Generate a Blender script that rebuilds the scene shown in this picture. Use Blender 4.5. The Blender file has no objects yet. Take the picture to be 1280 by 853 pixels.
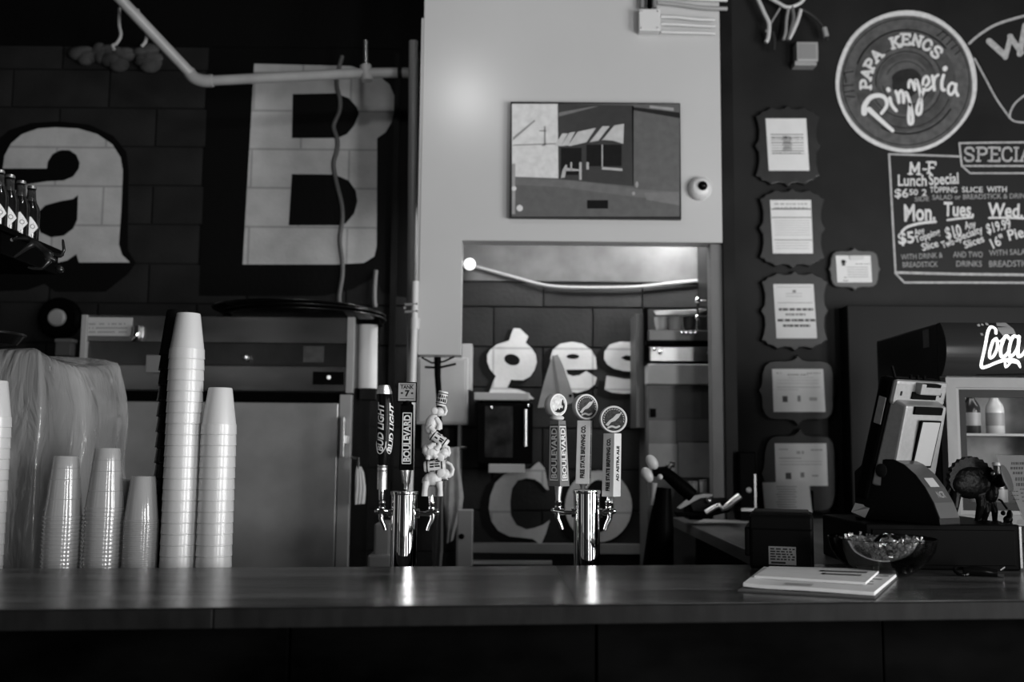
import bpy, bmesh, math, random
from mathutils import Vector, Matrix
random.seed(7)
R = math.radians
scene = bpy.context.scene
COL = scene.collection

# ------------------------------------------------------------------ camera
F = 1244.4                       # focal length in pixels of the 1280x853 frame (35 mm)
TILT, ROLL = R(6.0), 0.009
CAM = Vector((0, 0, 1.38))
fw = Vector((0, math.cos(TILT), math.sin(TILT)))
up0 = Vector((0, -math.sin(TILT), math.cos(TILT)))
rt = Vector((1, 0, 0)) * math.cos(ROLL) + up0 * math.sin(ROLL)
up = up0 * math.cos(ROLL) - Vector((1, 0, 0)) * math.sin(ROLL)
cd = bpy.data.cameras.new('camera')
cam = bpy.data.objects.new('camera', cd)
COL.objects.link(cam)
cam.matrix_world = Matrix(((rt.x, up.x, -fw.x, CAM.x), (rt.y, up.y, -fw.y, CAM.y), (rt.z, up.z, -fw.z, CAM.z), (0, 0, 0, 1)))
cd.sensor_width = 36.0
cd.lens = F * 36.0 / 1280.0
cd.clip_start = 0.05
cd.dof.use_dof = True
cd.dof.focus_distance = 2.74
cd.dof.aperture_fstop = 2.3
scene.camera = cam

# ------------------------------------------------------------------ world, lights, exposure
w = bpy.data.worlds.new('world')
scene.world = w
w.use_nodes = True
w.node_tree.nodes['Background'].inputs[0].default_value = (1, 1, 1, 1)
w.node_tree.nodes['Background'].inputs[1].default_value = 0.016
vs = scene.view_settings
vs.view_transform = 'Standard'
vs.look = 'None'
vs.gamma = 1.0
vs.exposure = 0.22

def area(name, loc, target, sx, sy, watts, spread=180):
    l = bpy.data.lights.new(name, 'AREA')
    l.shape = 'RECTANGLE'
    l.size, l.size_y = sx, sy
    l.energy = watts
    l.spread = R(spread)
    o = bpy.data.objects.new(name, l)
    COL.objects.link(o)
    o.location = loc
    o.rotation_euler = (Vector(target) - Vector(loc)).to_track_quat('-Z', 'Y').to_euler()
    return o
def street(o, seed):
    """the street seen through a pane is brighter and darker in patches"""
    l = o.data
    l.use_nodes = True
    nt = l.node_tree
    em = nt.nodes['Emission']
    g = nt.nodes.new('ShaderNodeNewGeometry')
    mp = nt.nodes.new('ShaderNodeMapping'); mp.inputs['Scale'].default_value = (2.2, 4.5, 1); mp.inputs['Location'].default_value = (seed, seed * .37, 0)
    n = nt.nodes.new('ShaderNodeTexNoise'); n.inputs['Scale'].default_value = 1.6; n.inputs['Detail'].default_value = 4
    r = nt.nodes.new('ShaderNodeMapRange'); r.inputs[1].default_value = .36; r.inputs[2].default_value = .64; r.inputs[3].default_value = .25; r.inputs[4].default_value = 1.75
    nt.links.new(g.outputs['Parametric'], mp.inputs[0]); nt.links.new(mp.outputs[0], n.inputs['Vector'])
    nt.links.new(n.outputs['Fac'], r.inputs[0]); nt.links.new(r.outputs[0], em.inputs['Strength'])
# storefront daylight: tall panes along the right behind the camera, dimmer ones to the left, a glazed door between
for x, y, wd, e in ((1.50, -2.35, 0.40, 30), (2.95, -1.45, 0.50, 100), (4.00, 0.45, 0.75, 100), (4.30, 1.45, 0.70, 50)):  # the first pane is added to brighten the lower plaques
    street(area('window_daylight', (x, y, 1.33), (-0.3, 2.9, 1.33), wd, 2.4, e), x)
for x, y in ((-2.95, -1.65), (-3.95, -0.45)):
    area('window_daylight', (x, y, 1.33), (-0.3, 2.9, 1.33), 0.50, 2.4, 1.8)
area('door_daylight', (0.25, -2.7, 1.3), (-0.3, 2.9, 1.3), 0.34, 2.4, 0.9)
# one bare bulb up at the ceiling over the service side
bl0 = bpy.data.lights.new('ceiling_bulb', 'POINT'); bl0.energy = 16; bl0.shadow_soft_size = 0.06
bo0 = bpy.data.objects.new('ceiling_bulb', bl0); COL.objects.link(bo0); bo0.location = (-0.30, 2.5, 3.56)
# the kitchen's own lamp, behind the partition
area('kitchen_lamp', (0.86, 4.72, 2.46), (0.86, 5.0, 2.2), 0.22, 0.12, 9.0)
area('kitchen_lamp', (0.25, 4.62, 2.50), (0.2, 5.0, 1.4), 0.9, 0.15, 11.0)

# ------------------------------------------------------------------ helpers
def P(px, py, Y):
    d = fw + rt * ((px - 640) / F) + up * ((426.5 - py) / F)
    return CAM + d * (Y / d.y)
def PZ(px, py, z):
    d = fw + rt * ((px - 640) / F) + up * ((426.5 - py) / F)
    return CAM + d * ((z - CAM.z) / d.z)

MATS = {}
def mat(name, v, rough=0.5, metal=0.0, var=0.0, scale=8.0, stretch=(1, 1, 1), bump=0.0, bscale=60.0, spec=0.5, emit=0.0, coat=0.0):
    if name in MATS: return MATS[name]
    m = bpy.data.materials.new(name)
    m.use_nodes = True
    nt = m.node_tree
    b = nt.nodes['Principled BSDF']
    if v < .03 and spec == 0.5 and not coat: spec = .10      # matt dark paints and plastics
    b.inputs['Base Color'].default_value = (v, v, v, 1)
    b.inputs['Roughness'].default_value = rough
    b.inputs['Metallic'].default_value = metal
    b.inputs['Specular IOR Level'].default_value = spec
    b.inputs['Coat Weight'].default_value = coat
    b.inputs['Coat Roughness'].default_value = 0.15
    if emit:
        b.inputs['Emission Color'].default_value = (1, 1, 1, 1)
        b.inputs['Emission Strength'].default_value = emit
    if var or bump:
        tc = nt.nodes.new('ShaderNodeTexCoord')
        mp = nt.nodes.new('ShaderNodeMapping')
        mp.inputs['Scale'].default_value = stretch
        nt.links.new(tc.outputs['Object'], mp.inputs['Vector'])
    if var:
        n = nt.nodes.new('ShaderNodeTexNoise')
        n.inputs['Scale'].default_value = scale
        n.inputs['Detail'].default_value = 5
        nt.links.new(mp.outputs[0], n.inputs['Vector'])
        r = nt.nodes.new('ShaderNodeValToRGB')
        lo, hi = max(0, v * (1 - var)), min(1, v * (1 + var))
        r.color_ramp.elements[0].position = 0.3
        r.color_ramp.elements[1].position = 0.7
        r.color_ramp.elements[0].color = (lo, lo, lo, 1)
        r.color_ramp.elements[1].color = (hi, hi, hi, 1)
        nt.links.new(n.outputs['Fac'], r.inputs['Fac'])
        nt.links.new(r.outputs[0], b.inputs['Base Color'])
    if bump:
        n2 = nt.nodes.new('ShaderNodeTexNoise')
        n2.inputs['Scale'].default_value = bscale
        n2.inputs['Detail'].default_value = 4
        nt.links.new(mp.outputs[0], n2.inputs['Vector'])
        bp = nt.nodes.new('ShaderNodeBump')
        bp.inputs['Strength'].default_value = bump
        bp.inputs['Distance'].default_value = 0.004
        nt.links.new(n2.outputs['Fac'], bp.inputs['Height'])
        nt.links.new(bp.outputs[0], b.inputs['Normal'])
    MATS[name] = m
    return m

def sheer(name, v, clear, rough=0.12, gloss=0.25, metal_v=0.9):
    """thin clear plastic: part transparent, part milky, part glossy"""
    m = bpy.data.materials.new(name)
    m.use_nodes = True
    nt = m.node_tree
    b = nt.nodes['Principled BSDF']
    b.inputs['Base Color'].default_value = (v, v, v, 1)
    b.inputs['Roughness'].default_value = rough
    b.inputs['Specular IOR Level'].default_value = 0.8
    b.inputs['Coat Weight'].default_value = gloss
    b.inputs['Coat Roughness'].default_value = 0.06
    t = nt.nodes.new('ShaderNodeBsdfTransparent')
    mx = nt.nodes.new('ShaderNodeMixShader')
    mx.inputs[0].default_value = clear
    nt.links.new(b.outputs[0], mx.inputs[1])
    nt.links.new(t.outputs[0], mx.inputs[2])
    nt.links.new(mx.outputs[0], nt.nodes['Material Output'].inputs['Surface'])
    MATS[name] = m
    return m

def glass(name, v=0.95, ior=1.5):
    m = bpy.data.materials.new(name)
    m.use_nodes = True
    nt = m.node_tree
    g = nt.nodes.new('ShaderNodeBsdfGlossy')
    g.inputs['Roughness'].default_value = 0.04
    t = nt.nodes.new('ShaderNodeBsdfTransparent')
    t.inputs['Color'].default_value = (v, v, v, 1)
    fr = nt.nodes.new('ShaderNodeFresnel')
    fr.inputs['IOR'].default_value = ior
    mx = nt.nodes.new('ShaderNodeMixShader')
    nt.links.new(fr.outputs[0], mx.inputs[0])
    nt.links.new(t.outputs[0], mx.inputs[1])
    nt.links.new(g.outputs[0], mx.inputs[2])
    nt.links.new(mx.outputs[0], nt.nodes['Material Output'].inputs['Surface'])
    MATS[name] = m
    return m

class MB:
    def __init__(s): s.v, s.f = [], []
    def add(s, vs, fs, T=None):
        o = len(s.v)
        s.v += [(T @ Vector(p)) if T else Vector(p) for p in vs]
        s.f += [tuple(i + o for i in f) for f in fs]
        return s
    def box(s, a, b, T=None):
        (x0, y0, z0), (x1, y1, z1) = a, b
        vs = [(x0,y0,z0),(x1,y0,z0),(x1,y1,z0),(x0,y1,z0),(x0,y0,z1),(x1,y0,z1),(x1,y1,z1),(x0,y1,z1)]
        return s.add(vs, [(0,3,2,1),(4,5,6,7),(0,1,5,4),(1,2,6,5),(2,3,7,6),(3,0,4,7)], T)
    def pbox(s, x0, y0, x1, y1, Y, d):
        """a box whose front face sits at depth Y and fills a rectangle of the view"""
        cx, cy = (x0 + x1) / 2, (y0 + y1) / 2
        l, r_, t, b = P(x0, cy, Y), P(x1, cy, Y), P(cx, y0, Y), P(cx, y1, Y)
        return s.box((l.x, Y, b.z), (r_.x, Y + d, t.z))
    def lathe(s, prof, n=24, T=None, caps=True):
        vs, fs = [], []
        for r_, z in prof:
            vs += [(r_ * math.cos(2*math.pi*k/n), r_ * math.sin(2*math.pi*k/n), z) for k in range(n)]
        for i in range(len(prof) - 1):
            for k in range(n):
                a, b = i*n + k, i*n + (k+1) % n
                fs.append((a, b, b + n, a + n))
        if caps:
            fs.append(tuple(range(n))[::-1])
            fs.append(tuple((len(prof)-1)*n + k for k in range(n)))
        return s.add(vs, fs, T)
    def tube(s, pts, r_, n=8, smooth=0, closed=False):
        pts = [Vector(p) for p in pts]
        if smooth: pts = spline(pts, smooth)
        m = len(pts)
        rad = r_ if isinstance(r_, (list, tuple)) else [r_] * m
        if len(rad) != m:
            rad = [rad[0] + (rad[-1] - rad[0]) * i / (m - 1) for i in range(m)]
        vs, fs, prev = [], [], None
        for i in range(m):
            d = (pts[min(i+1, m-1)] - pts[max(i-1, 0)]).normalized()
            if prev is None:
                prev = d.orthogonal().normalized()
            a = (prev - d * prev.dot(d))
            a = a.normalized() if a.length > 1e-6 else d.orthogonal().normalized()
            prev = a
            b = d.cross(a)
            vs += [pts[i] + (a * math.cos(2*math.pi*k/n) + b * math.sin(2*math.pi*k/n)) * rad[i] for k in range(n)]
        for i in range(m - 1):
            for k in range(n):
                p, q = i*n + k, i*n + (k+1) % n
                fs.append((p, q, q + n, p + n))
        fs.append(tuple(range(n))[::-1])
        fs.append(tuple((m-1)*n + k for k in range(n)))
        return s.add(vs, fs)
    def ball(s, c, r_, n=12, T=None):
        rr = r_ if isinstance(r_, (list, tuple)) else (r_, r_, r_)
        vs, fs = [], []
        for i in range(1, n):
            th = math.pi * i / n
            vs += [(c[0] + rr[0]*math.sin(th)*math.cos(2*math.pi*k/(2*n)), c[1] + rr[1]*math.sin(th)*math.sin(2*math.pi*k/(2*n)), c[2] + rr[2]*math.cos(th)) for k in range(2*n)]
        m = 2*n
        for i in range(n - 2):
            for k in range(m):
                a, b = i*m + k, i*m + (k+1) % m
                fs.append((a, a + m, b + m, b))
        vs += [(c[0], c[1], c[2] + rr[2]), (c[0], c[1], c[2] - rr[2])]
        for k in range(m):
            fs.append(((n-1)*m, k, (k+1) % m))
            fs.append(((n-1)*m + 1, (n-2)*m + (k+1) % m, (n-2)*m + k))
        return s.add(vs, fs, T)
    def prism(s, loop, fn, w0, w1):
        """extrude a 2D loop: fn(u, v, w) gives the 3D point"""
        n = len(loop)
        vs = [fn(u, v, w0) for u, v in loop] + [fn(u, v, w1) for u, v in loop]
        fs = [tuple(range(n)), tuple(range(2*n - 1, n - 1, -1))]
        fs += [(k, n + k, n + (k+1) % n, (k+1) % n) for k in range(n)]
        return s.add(vs, fs)
    def flat(s, geo, fn):
        return s.add([Vector(fn(p[0], p[1])) - Vector((0, p[2] if len(p) > 2 else 0, 0)) for p in geo[0]], geo[1])

def spline(pts, k=6):
    out, n = [], len(pts)
    for i in range(n - 1):
        p0, p1, p2, p3 = pts[max(i-1,0)], pts[i], pts[i+1], pts[min(i+2,n-1)]
        for j in range(k):
            t = j / k
            out.append(0.5*((2*p1) + (p2-p0)*t + (2*p0-5*p1+4*p2-p3)*t*t + (3*p1-p0-3*p2+p3)*t**3))
    out.append(pts[-1])
    return out
def loop_spline(pts, k=4):
    v = [Vector((a, b, 0)) for a, b in pts]
    n, out = len(v), []
    for i in range(n):
        p0, p1, p2, p3 = v[(i-1)%n], v[i], v[(i+1)%n], v[(i+2)%n]
        for j in range(k):
            t = j / k
            q = 0.5*((2*p1) + (p2-p0)*t + (2*p0-5*p1+4*p2-p3)*t*t + (3*p1-p0-3*p2+p3)*t**3)
            out.append((q.x, q.y))
    return out
def ell(cx, cy, rx, ry, n=28, rot=0.0):
    c, s_ = math.cos(rot), math.sin(rot)
    return [(cx + rx*math.cos(2*math.pi*k/n)*c - ry*math.sin(2*math.pi*k/n)*s_, cy + rx*math.cos(2*math.pi*k/n)*s_ + ry*math.sin(2*math.pi*k/n)*c) for k in range(n)]

def fill(loops):
    """flat filled area with holes, as (points, faces)"""
    cu = bpy.data.curves.new('fill', 'CURVE')
    cu.dimensions = '2D'
    cu.fill_mode = 'BOTH'
    for lp in loops:
        sp = cu.splines.new('POLY')
        sp.points.add(len(lp) - 1)
        for q, (a, b) in zip(sp.points, lp): q.co = (a, b, 0, 1)
        sp.use_cyclic_u = True
    o = bpy.data.objects.new('fill', cu)
    me = bpy.data.meshes.new_from_object(o)
    g = ([(p.co.x, p.co.y) for p in me.vertices], [tuple(f.vertices) for f in me.polygons])
    bpy.data.objects.remove(o); bpy.data.curves.remove(cu); bpy.data.meshes.remove(me)
    return g
TXT = {}
def text(s_, bold=0.0, shear=0.0, space=1.0, cut=0):
    """lettering as flat geometry: cap height 1, starting at the origin; also returns its width"""
    k = (s_, bold, shear, space, cut)
    if k in TXT: return TXT[k]
    cu = bpy.data.curves.new('text', 'FONT')
    cu.body = s_
    cu.offset = bold
    cu.shear = shear
    cu.space_character = space
    cu.resolution_u = 3
    o = bpy.data.objects.new('text', cu)
    me = bpy.data.meshes.new_from_object(o)
    if cut:
        bm = bmesh.new(); bm.from_mesh(me)
        for q in range(1, cut):
            bmesh.ops.bisect_plane(bm, geom=bm.verts[:] + bm.edges[:] + bm.faces[:], plane_co=(0, -.1 + .9 * q / cut, 0), plane_no=(0, 1, 0))
        bmesh.ops.triangulate(bm, faces=bm.faces[:])
        bm.to_mesh(me); bm.free()
    pts = [(p.co.x / 0.69, p.co.y / 0.69) for p in me.vertices]
    x0 = min(p[0] for p in pts); x1 = max(p[0] for p in pts)
    pts = [(a - x0, b) for a, b in pts]
    g = (pts, [tuple(f.vertices) for f in me.polygons], x1 - x0)
    bpy.data.objects.remove(o); bpy.data.curves.remove(cu); bpy.data.meshes.remove(me)
    TXT[k] = g
    return g
def ribbon(pts, wd, k=5, taper=None):
    """a brush stroke along 2D points, round ended"""
    v = [Vector((a, b, 0)) for a, b in pts]
    if k and len(v) > 2: v = spline(v, k)
    vs, fs, n = [], [], len(v)
    for i in range(n):
        d = (v[min(i+1,n-1)] - v[max(i-1,0)])
        d = d.normalized() if d.length > 1e-9 else Vector((1,0,0))
        h = wd / 2 * (1 if not taper else taper[0] + (taper[1]-taper[0]) * i/(n-1))
        q = Vector((-d.y, d.x, 0)) * h
        vs += [(v[i].x + q.x, v[i].y + q.y), (v[i].x - q.x, v[i].y - q.y)]
    fs = [(2*i, 2*i+1, 2*i+3, 2*i+2) for i in range(n-1)]
    # half round ends that share the strip's corners
    for e, sg, L, R_ in ((0, -1, 0, 1), (n-1, 1, 2*n-2, 2*n-1)):
        d = (v[min(e+1, n-1)] - v[max(e-1, 0)])
        d = d.normalized() * sg if d.length > 1e-9 else Vector((sg, 0, 0))
        c = v[e]; a = Vector((vs[L][0], vs[L][1], 0)) - c
        o = len(vs)
        for q in range(1, 6):
            t = math.pi * q / 6
            p_ = c + a * math.cos(t) + d * a.length * math.sin(t)
            vs.append((p_.x, p_.y))
        fs.append((L,) + tuple(range(o, o+5)) + (R_,))
    ribbon.n = (ribbon.n + 1) % 12           # strokes lie one over the other like real paint
    return ([(a, b, ribbon.n * .00005) for a, b in vs], fs)
ribbon.n = 0
# painted slab-serif capitals: strokes on a unit square, serifs added at the feet and heads of stems
GL = {'A': [[(0.1,0),(0.5,1),(0.9,0)],[(0.26,.38),(0.74,.38)]], 'P': [[(.2,0),(.2,1)],[(.2,1),(.62,1),(.85,.88),(.85,.62),(.62,.5),(.2,.5)]],
      'K': [[(.2,0),(.2,1)],[(.82,1),(.24,.45)],[(.42,.6),(.86,0)]], 'E': [[(.2,0),(.2,1)],[(.1,1),(.85,1),(.85,.8)],[(.2,.52),(.65,.52)],[(.1,0),(.85,0),(.85,.2)]],
      'N': [[(.17,0),(.17,1),(.83,0),(.83,1)]], 'O': [ell(.5,.5,.38,.5,16)+[(.88,.5)]], 'S': [[(.84,.78),(.72,.97),(.5,1),(.25,.95),(.16,.75),(.3,.57),(.7,.43),(.84,.25),(.74,.05),(.5,0),(.25,.04),(.14,.24)]],
      'C': [[(.86,.76),(.74,.96),(.5,1),(.24,.9),(.13,.5),(.24,.1),(.5,0),(.74,.04),(.88,.24)]], 'I': [[(.5,0),(.5,1)]], 'L': [[(.2,0),(.2,1)],[(.1,0),(.85,0),(.85,.22)]],
      'M': [[(.12,0),(.15,1),(.5,.25),(.85,1),(.88,0)]], 'F': [[(.2,0),(.2,1)],[(.1,1),(.85,1),(.85,.78)],[(.2,.5),(.68,.5)]], 'W': [[(.04,1),(.27,0),(.5,.8),(.73,0),(.96,1)]],
      'T': [[(.5,0),(.5,1)],[(.1,.8),(.1,1),(.9,1),(.9,.8)]], '-': [[(.25,.5),(.75,.5)]], 'R': [[(.2,0),(.2,1)],[(.2,1),(.62,1),(.85,.88),(.85,.64),(.62,.52),(.2,.52)],[(.5,.52),(.88,0)]]}
def slab(ch, wd=0.2, serif=True):
    vs, fs = [], []
    def put(g):
        o = len(vs)
        vs.extend(g[0]); fs.extend(tuple(i+o for i in f) for f in g[1])
    for st in GL[ch]:
        if ch in 'SCO': put(ribbon(st, wd, 4))
        else:
            for a, b in zip(st, st[1:]): put(ribbon([a, b], wd, 0))
        if serif and ch not in 'SCO-':
            for (x, y) in (st[0], st[-1]):
                if y in (0, 1) and 0.03 < x < .97: put(ribbon([(x-.17, y), (x+.17, y)], wd*.8, 0))
    return (vs, fs)

def mesh_of(name, mb, material, smooth=False):
    me = bpy.data.meshes.new(name)
    me.from_pydata([tuple(p) for p in mb.v], [], mb.f)
    me.validate()
    me.update()
    if material: me.materials.append(material)
    if smooth:
        me.polygons.foreach_set('use_smooth', [True] * len(me.polygons))
    return me
def obj(name, mb, material, parent=None, smooth=False, bevel=0.0, seg=2, world=True, sharp=True):
    """link a mesh as one object; world=True means its coordinates are world ones"""
    me = mb if isinstance(mb, bpy.types.Mesh) else None
    if me is None:
        if parent is not None and world:
            inv = Matrix.Translation(-full_loc(parent))
            mb = MB().add(mb.v, mb.f, inv)
        me = mesh_of(name, mb, material, smooth)
        if smooth and sharp:
            try: me.set_sharp_from_angle(angle=R(40))
            except Exception: pass
    o = bpy.data.objects.new(name, me)
    COL.objects.link(o)
    if parent is not None: o.parent = parent
    if bevel:
        b = o.modifiers.new('bevel', 'BEVEL')
        b.width, b.segments, b.limit_method = bevel, seg, 'ANGLE'
        b.angle_limit = R(40)
    return o
def full_loc(o):
    v = Vector(o.location)
    while o.parent is not None:
        o = o.parent; v = v + Vector(o.location)
    return v
def thing(name, label, cat, loc=(0,0,0), rz=0.0, group=None):
    o = bpy.data.objects.new(name, None)
    o.empty_display_size = 0.05
    COL.objects.link(o)
    o.location = loc
    o.rotation_euler = (0, 0, rz)
    o['label'] = label; o['category'] = cat
    if group: o['group'] = group
    return o
def tag(o, label, cat, group=None):
    o['label'] = label; o['category'] = cat
    if group: o['group'] = group
    return o
def struct(name, mb, m, label=None, **k):
    o = obj(name, mb, m, **k)
    o['kind'] = 'structure'
    o['category'] = cat_of(name)
    o['label'] = label or name.replace('_', ' ')
    return o
def cat_of(n): return n.split('_')[0]
def dup(root, loc, label=None, group=None, scale=None, rot=None):
    r_ = root.copy(); COL.objects.link(r_); r_.location = loc
    if label: r_['label'] = label
    if group: r_['group'] = group
    if scale: r_.scale = scale
    if rot: r_.rotation_euler = rot
    for ch in list(root.children):
        c = ch.copy(); COL.objects.link(c); c.parent = r_
        for g_ in ch.children:
            d = g_.copy(); COL.objects.link(d); d.parent = c
    return r_
def onplane(Y, off=0.0):
    return lambda u, v: (lambda q: (q.x, q.y, q.z))(P(u, v, Y) - Vector((0, off, 0)))

# ------------------------------------------------------------------ materials
m_block = mat('painted_block', .018, .42, var=.35, scale=3, bump=.5, bscale=45)
m_mortar = mat('mortar', .014, .7)
m_black_paint = mat('black_wall_paint', .0035, .5, bump=.4, bscale=45)
m_letter = mat('letter_paint', .45, .55, var=.14, scale=7, bump=.35, bscale=60)
m_header = mat('panel_paint', .50, .27, var=.03, scale=2, spec=.5)
m_chalkwall = mat('chalkboard_paint', .019, .5, var=.3, scale=2.5)
m_dark = mat('dark_ceiling', .006, .8)
m_floor = mat('floor_concrete', .03, .6, var=.3, scale=4)
m_post = mat('dark_post_paint', .010, .45, var=.3, scale=6)
m_pvc = mat('pvc', .34, .35, var=.1, scale=9)
m_chalk = mat('chalk', .42, .9, var=.25, scale=60)
m_chalk2 = mat('bright_chalk', .66, .8, var=.12, scale=50)
m_chalk_dim = mat('smudged_chalk', .16, .9, var=.35, scale=60)
m_steel = mat('brushed_steel', .32, .26, metal=1, var=.35, scale=3, stretch=(1, 1, 3))
m_steel_d = mat('dark_steel', .12, .28, metal=1, var=.3, scale=4)
m_chrome = mat('chrome', .78, .035, metal=1)
m_satin = mat('satin_chrome', .72, .36, metal=1)
m_black = mat('black_plastic', .0018, .45, spec=.02)
m_black_gloss = mat('black_gloss', .004, .14, spec=.5)
m_paper = mat('paper', .74, .6, var=.04, scale=14)
m_paper_d = mat('grey_paper', .26, .7, var=.08, scale=10)
m_ink = mat('ink', .012, .7)
m_ink_l = mat('grey_ink', .22, .7)
m_white = mat('white_plastic', .62, .35)
m_grey = mat('grey_enamel', .20, .4, var=.12, scale=4)
m_greyl = mat('light_grey_enamel', .32, .4, var=.10, scale=5)
m_foam = mat('spray_foam', .05, .9, var=.6, scale=9, bump=.8, bscale=30)
m_cup = mat('white_cup', .58, .36, spec=.9, coat=.35)
m_cupb = mat('black_cup', .006, .25)
m_clear = sheer('clear_cup', .50, .42, .12, .6)
m_cleart = sheer('plastic_sheet', .52, .36, .10, .9)
m_glass = glass('glass')
m_bottle = mat('bottle_glass', .006, .08, spec=.7, coat=.5)
m_bronze = mat('bronze', .05, .3, metal=.8, var=.5, scale=30)
m_ivory = mat('ivory_resin', .60, .4, var=.12, scale=40)
m_silver = mat('silver_plastic', .20, .38, metal=.3, var=.08, scale=90)
m_cloth = mat('cloth', .30, .9, var=.25, scale=14, bump=.5, bscale=40)

def wood(name, v, rough, sx=1.2, sy=26, bump=.12, coat=0.0, var=.75):
    m = mat(name, v, rough, var=var, scale=1.0, stretch=(sx, sy, 8), bump=bump, bscale=2.2, spec=.5 if v > .03 else (.10 if v > .003 else .01), coat=coat)
    return m
m_bar = wood('bar_top_wood', .050, .30, sx=1.6, sy=34)
m_bar_edge = wood('bar_edge_wood', .0075, .6, sx=24, sy=60, var=.45)
m_bar_front = wood('bar_front_wood', .0016, .8, sx=4, sy=4, var=.9)
m_counter = wood('return_counter_wood', .045, .42, sx=18, sy=1.5)

# ------------------------------------------------------------------ room shell
YW = 5.0            # block wall
YR = 4.9            # chalkboard wall
YH = 4.3            # hanging panel
ZB = 1.07           # bar top
struct('floor', MB().box((-4.2, -3.2, -.05), (4.6, 5.3, 0)), m_floor, 'dark concrete floor behind and in front of the bar')
struct('ceiling', MB().box((-4.2, 1.2, 3.9), (4.6, 5.3, 3.95)), m_dark, 'black painted ceiling above the bar')

z331 = P(300, 331, YW).z
ch = (P(300, 233, YW).z - z331) / 2
bl = (P(741, 410, YW) - P(617, 410, YW)).x
zlow = P(680, 436, YW).z
xj = P(617, 410, YW).x      # a joint in the course 385-436
wall = struct('wall_back', MB().box((-4.2, YW + .016, 0), (4.6, YW + .3, 3.9)), m_mortar, 'dark painted concrete block wall with big pale letters')
gap = .010
block_me = mesh_of('block', MB().box((gap/2, 0, gap/2), (bl - gap/2, .06, ch - gap/2)), m_block)
first_b = True
k0 = math.floor((0.55 - z331) / ch)
nb = 0
for r_ in range(k0, 12):
    z = z331 + r_ * ch
    if z > 3.42: break
    rel = round((z - zlow) / ch)
    off = xj if rel % 2 == 0 else xj + bl / 2
    for c in range(-8, 3):
        x = off + c * bl
        if x + bl < -3.1 or x > 1.15: continue
        o = bpy.data.objects.new('block', block_me)
        COL.objects.link(o)
        o.parent = wall
        jit = (nb * 7919 % 13) / 13 * .003
        o.location = (x, YW + jit, z)
        o['label'] = 'dark painted concrete block'
        nb += 1
# black band of paint over the upper wall, above the coursed part
obj('upper_wall_band', MB().box((-4.2, YW - .008, 3.43), (1.2, YW + .05, 3.9)), m_black_paint, wall)

# the joints of the blocks show through the letter paint as fine grooves
nt = m_letter.node_tree
b_ = nt.nodes['Principled BSDF']
tc = nt.nodes.new('ShaderNodeTexCoord'); sx = nt.nodes.new('ShaderNodeSeparateXYZ'); cx = nt.nodes.new('ShaderNodeCombineXYZ')
ax = nt.nodes.new('ShaderNodeMath'); ax.inputs[1].default_value = -(xj - 20 * bl); az = nt.nodes.new('ShaderNodeMath'); az.inputs[1].default_value = -(zlow - 20 * ch)
br = nt.nodes.new('ShaderNodeTexBrick')
br.offset = .5; br.inputs['Scale'].default_value = 1.0; br.inputs['Brick Width'].default_value = bl; br.inputs['Row Height'].default_value = ch
br.inputs['Mortar Size'].default_value = .007; br.inputs['Mortar Smooth'].default_value = .6
br.inputs['Color1'].default_value = br.inputs['Color2'].default_value = (1, 1, 1, 1); br.inputs['Mortar'].default_value = (.62, .62, .62, 1)
nt.links.new(tc.outputs['Object'], sx.inputs[0]); nt.links.new(sx.outputs['X'], ax.inputs[0]); nt.links.new(sx.outputs['Z'], az.inputs[0])
nt.links.new(ax.outputs[0], cx.inputs['X']); nt.links.new(az.outputs[0], cx.inputs['Y']); nt.links.new(cx.outputs[0], br.inputs['Vector'])
ml = nt.nodes.new('ShaderNodeMix'); ml.data_type = 'RGBA'; ml.blend_type = 'MULTIPLY'; ml.inputs['Factor'].default_value = 1
src = b_.inputs['Base Color'].links[0].from_socket
nt.links.new(src, ml.inputs['A']); nt.links.new(br.outputs['Color'], ml.inputs['B']); nt.links.new(ml.outputs['Result'], b_.inputs['Base Color'])
# painted letters and their black drop shadows: paint a millimetre or two thick over the blocks
def painted(loops, off, material, name, label=None):
    g = fill(loops)
    f0, f1 = onplane(YW, off), onplane(YW, -.002)
    o = obj(name, MB().flat(g, f0), material, wall)
    if label: o['label'] = label
    return o
A_out = [(4,211),(6,195),(14,180),(28,168),(48,161),(70,159.5),(98,161),(122,168),(141,181),(151,197),(154,214),(152,262),(149,306),(153,319),(163,328.5),(99,328.5),(96,318),(84,326),(62,331),(38,328),(18,318),(6,300),(2,280),(6,258),(18,240),(34,231),(60,227),(80,226),(92,221),(99,211),(100,204),(96,194),(87,188),(76,188),(66,193),(60,203),(59,211)]
A_hole = [(98,244),(92,249),(75,252),(57,257),(49,265),(46,278),(51,291),(64,297),(80,295),(92,286),(97,275)]
painted([[(-60,200),(-8,180),(12,163),(40,154),(75,152),(112,156),(142,170),(158,190),(161,214),(160,300),(160,313),(170,329),(160,343),(132,365),(70,365),(56,355),(34,363),(-60,366)]], .002, m_black_paint, 'painted_shadow')
painted([A_out, A_hole], .004, m_letter, 'painted_letter', 'pale painted lower case letter a')
B_out = [(318,80),(440,83),(472,94),(487,106),(493,120),(494,136),(490,152),(482,166),(471.5,173),(471,308),(468,321),(455,329),(420,331),(303.5,331)]
B_h1 = [(366,118),(420,117),(436,123),(446,134),(449,142),(443,157),(434,168),(422,173),(365,173)]
B_h2 = [(365,218),(418,218.5),(436,226),(445,239),(447,252),(443,267),(432,280),(424,282),(361,282)]
painted([[(262,58),(512,58),(511,372),(478,366),(470,346),(440,362),(405,370),(249,370)]], .002, m_black_paint, 'painted_shadow')
painted([B_out, B_h1, B_h2], .004, m_letter, 'painted_letter', 'pale painted capital letter B')
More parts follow.
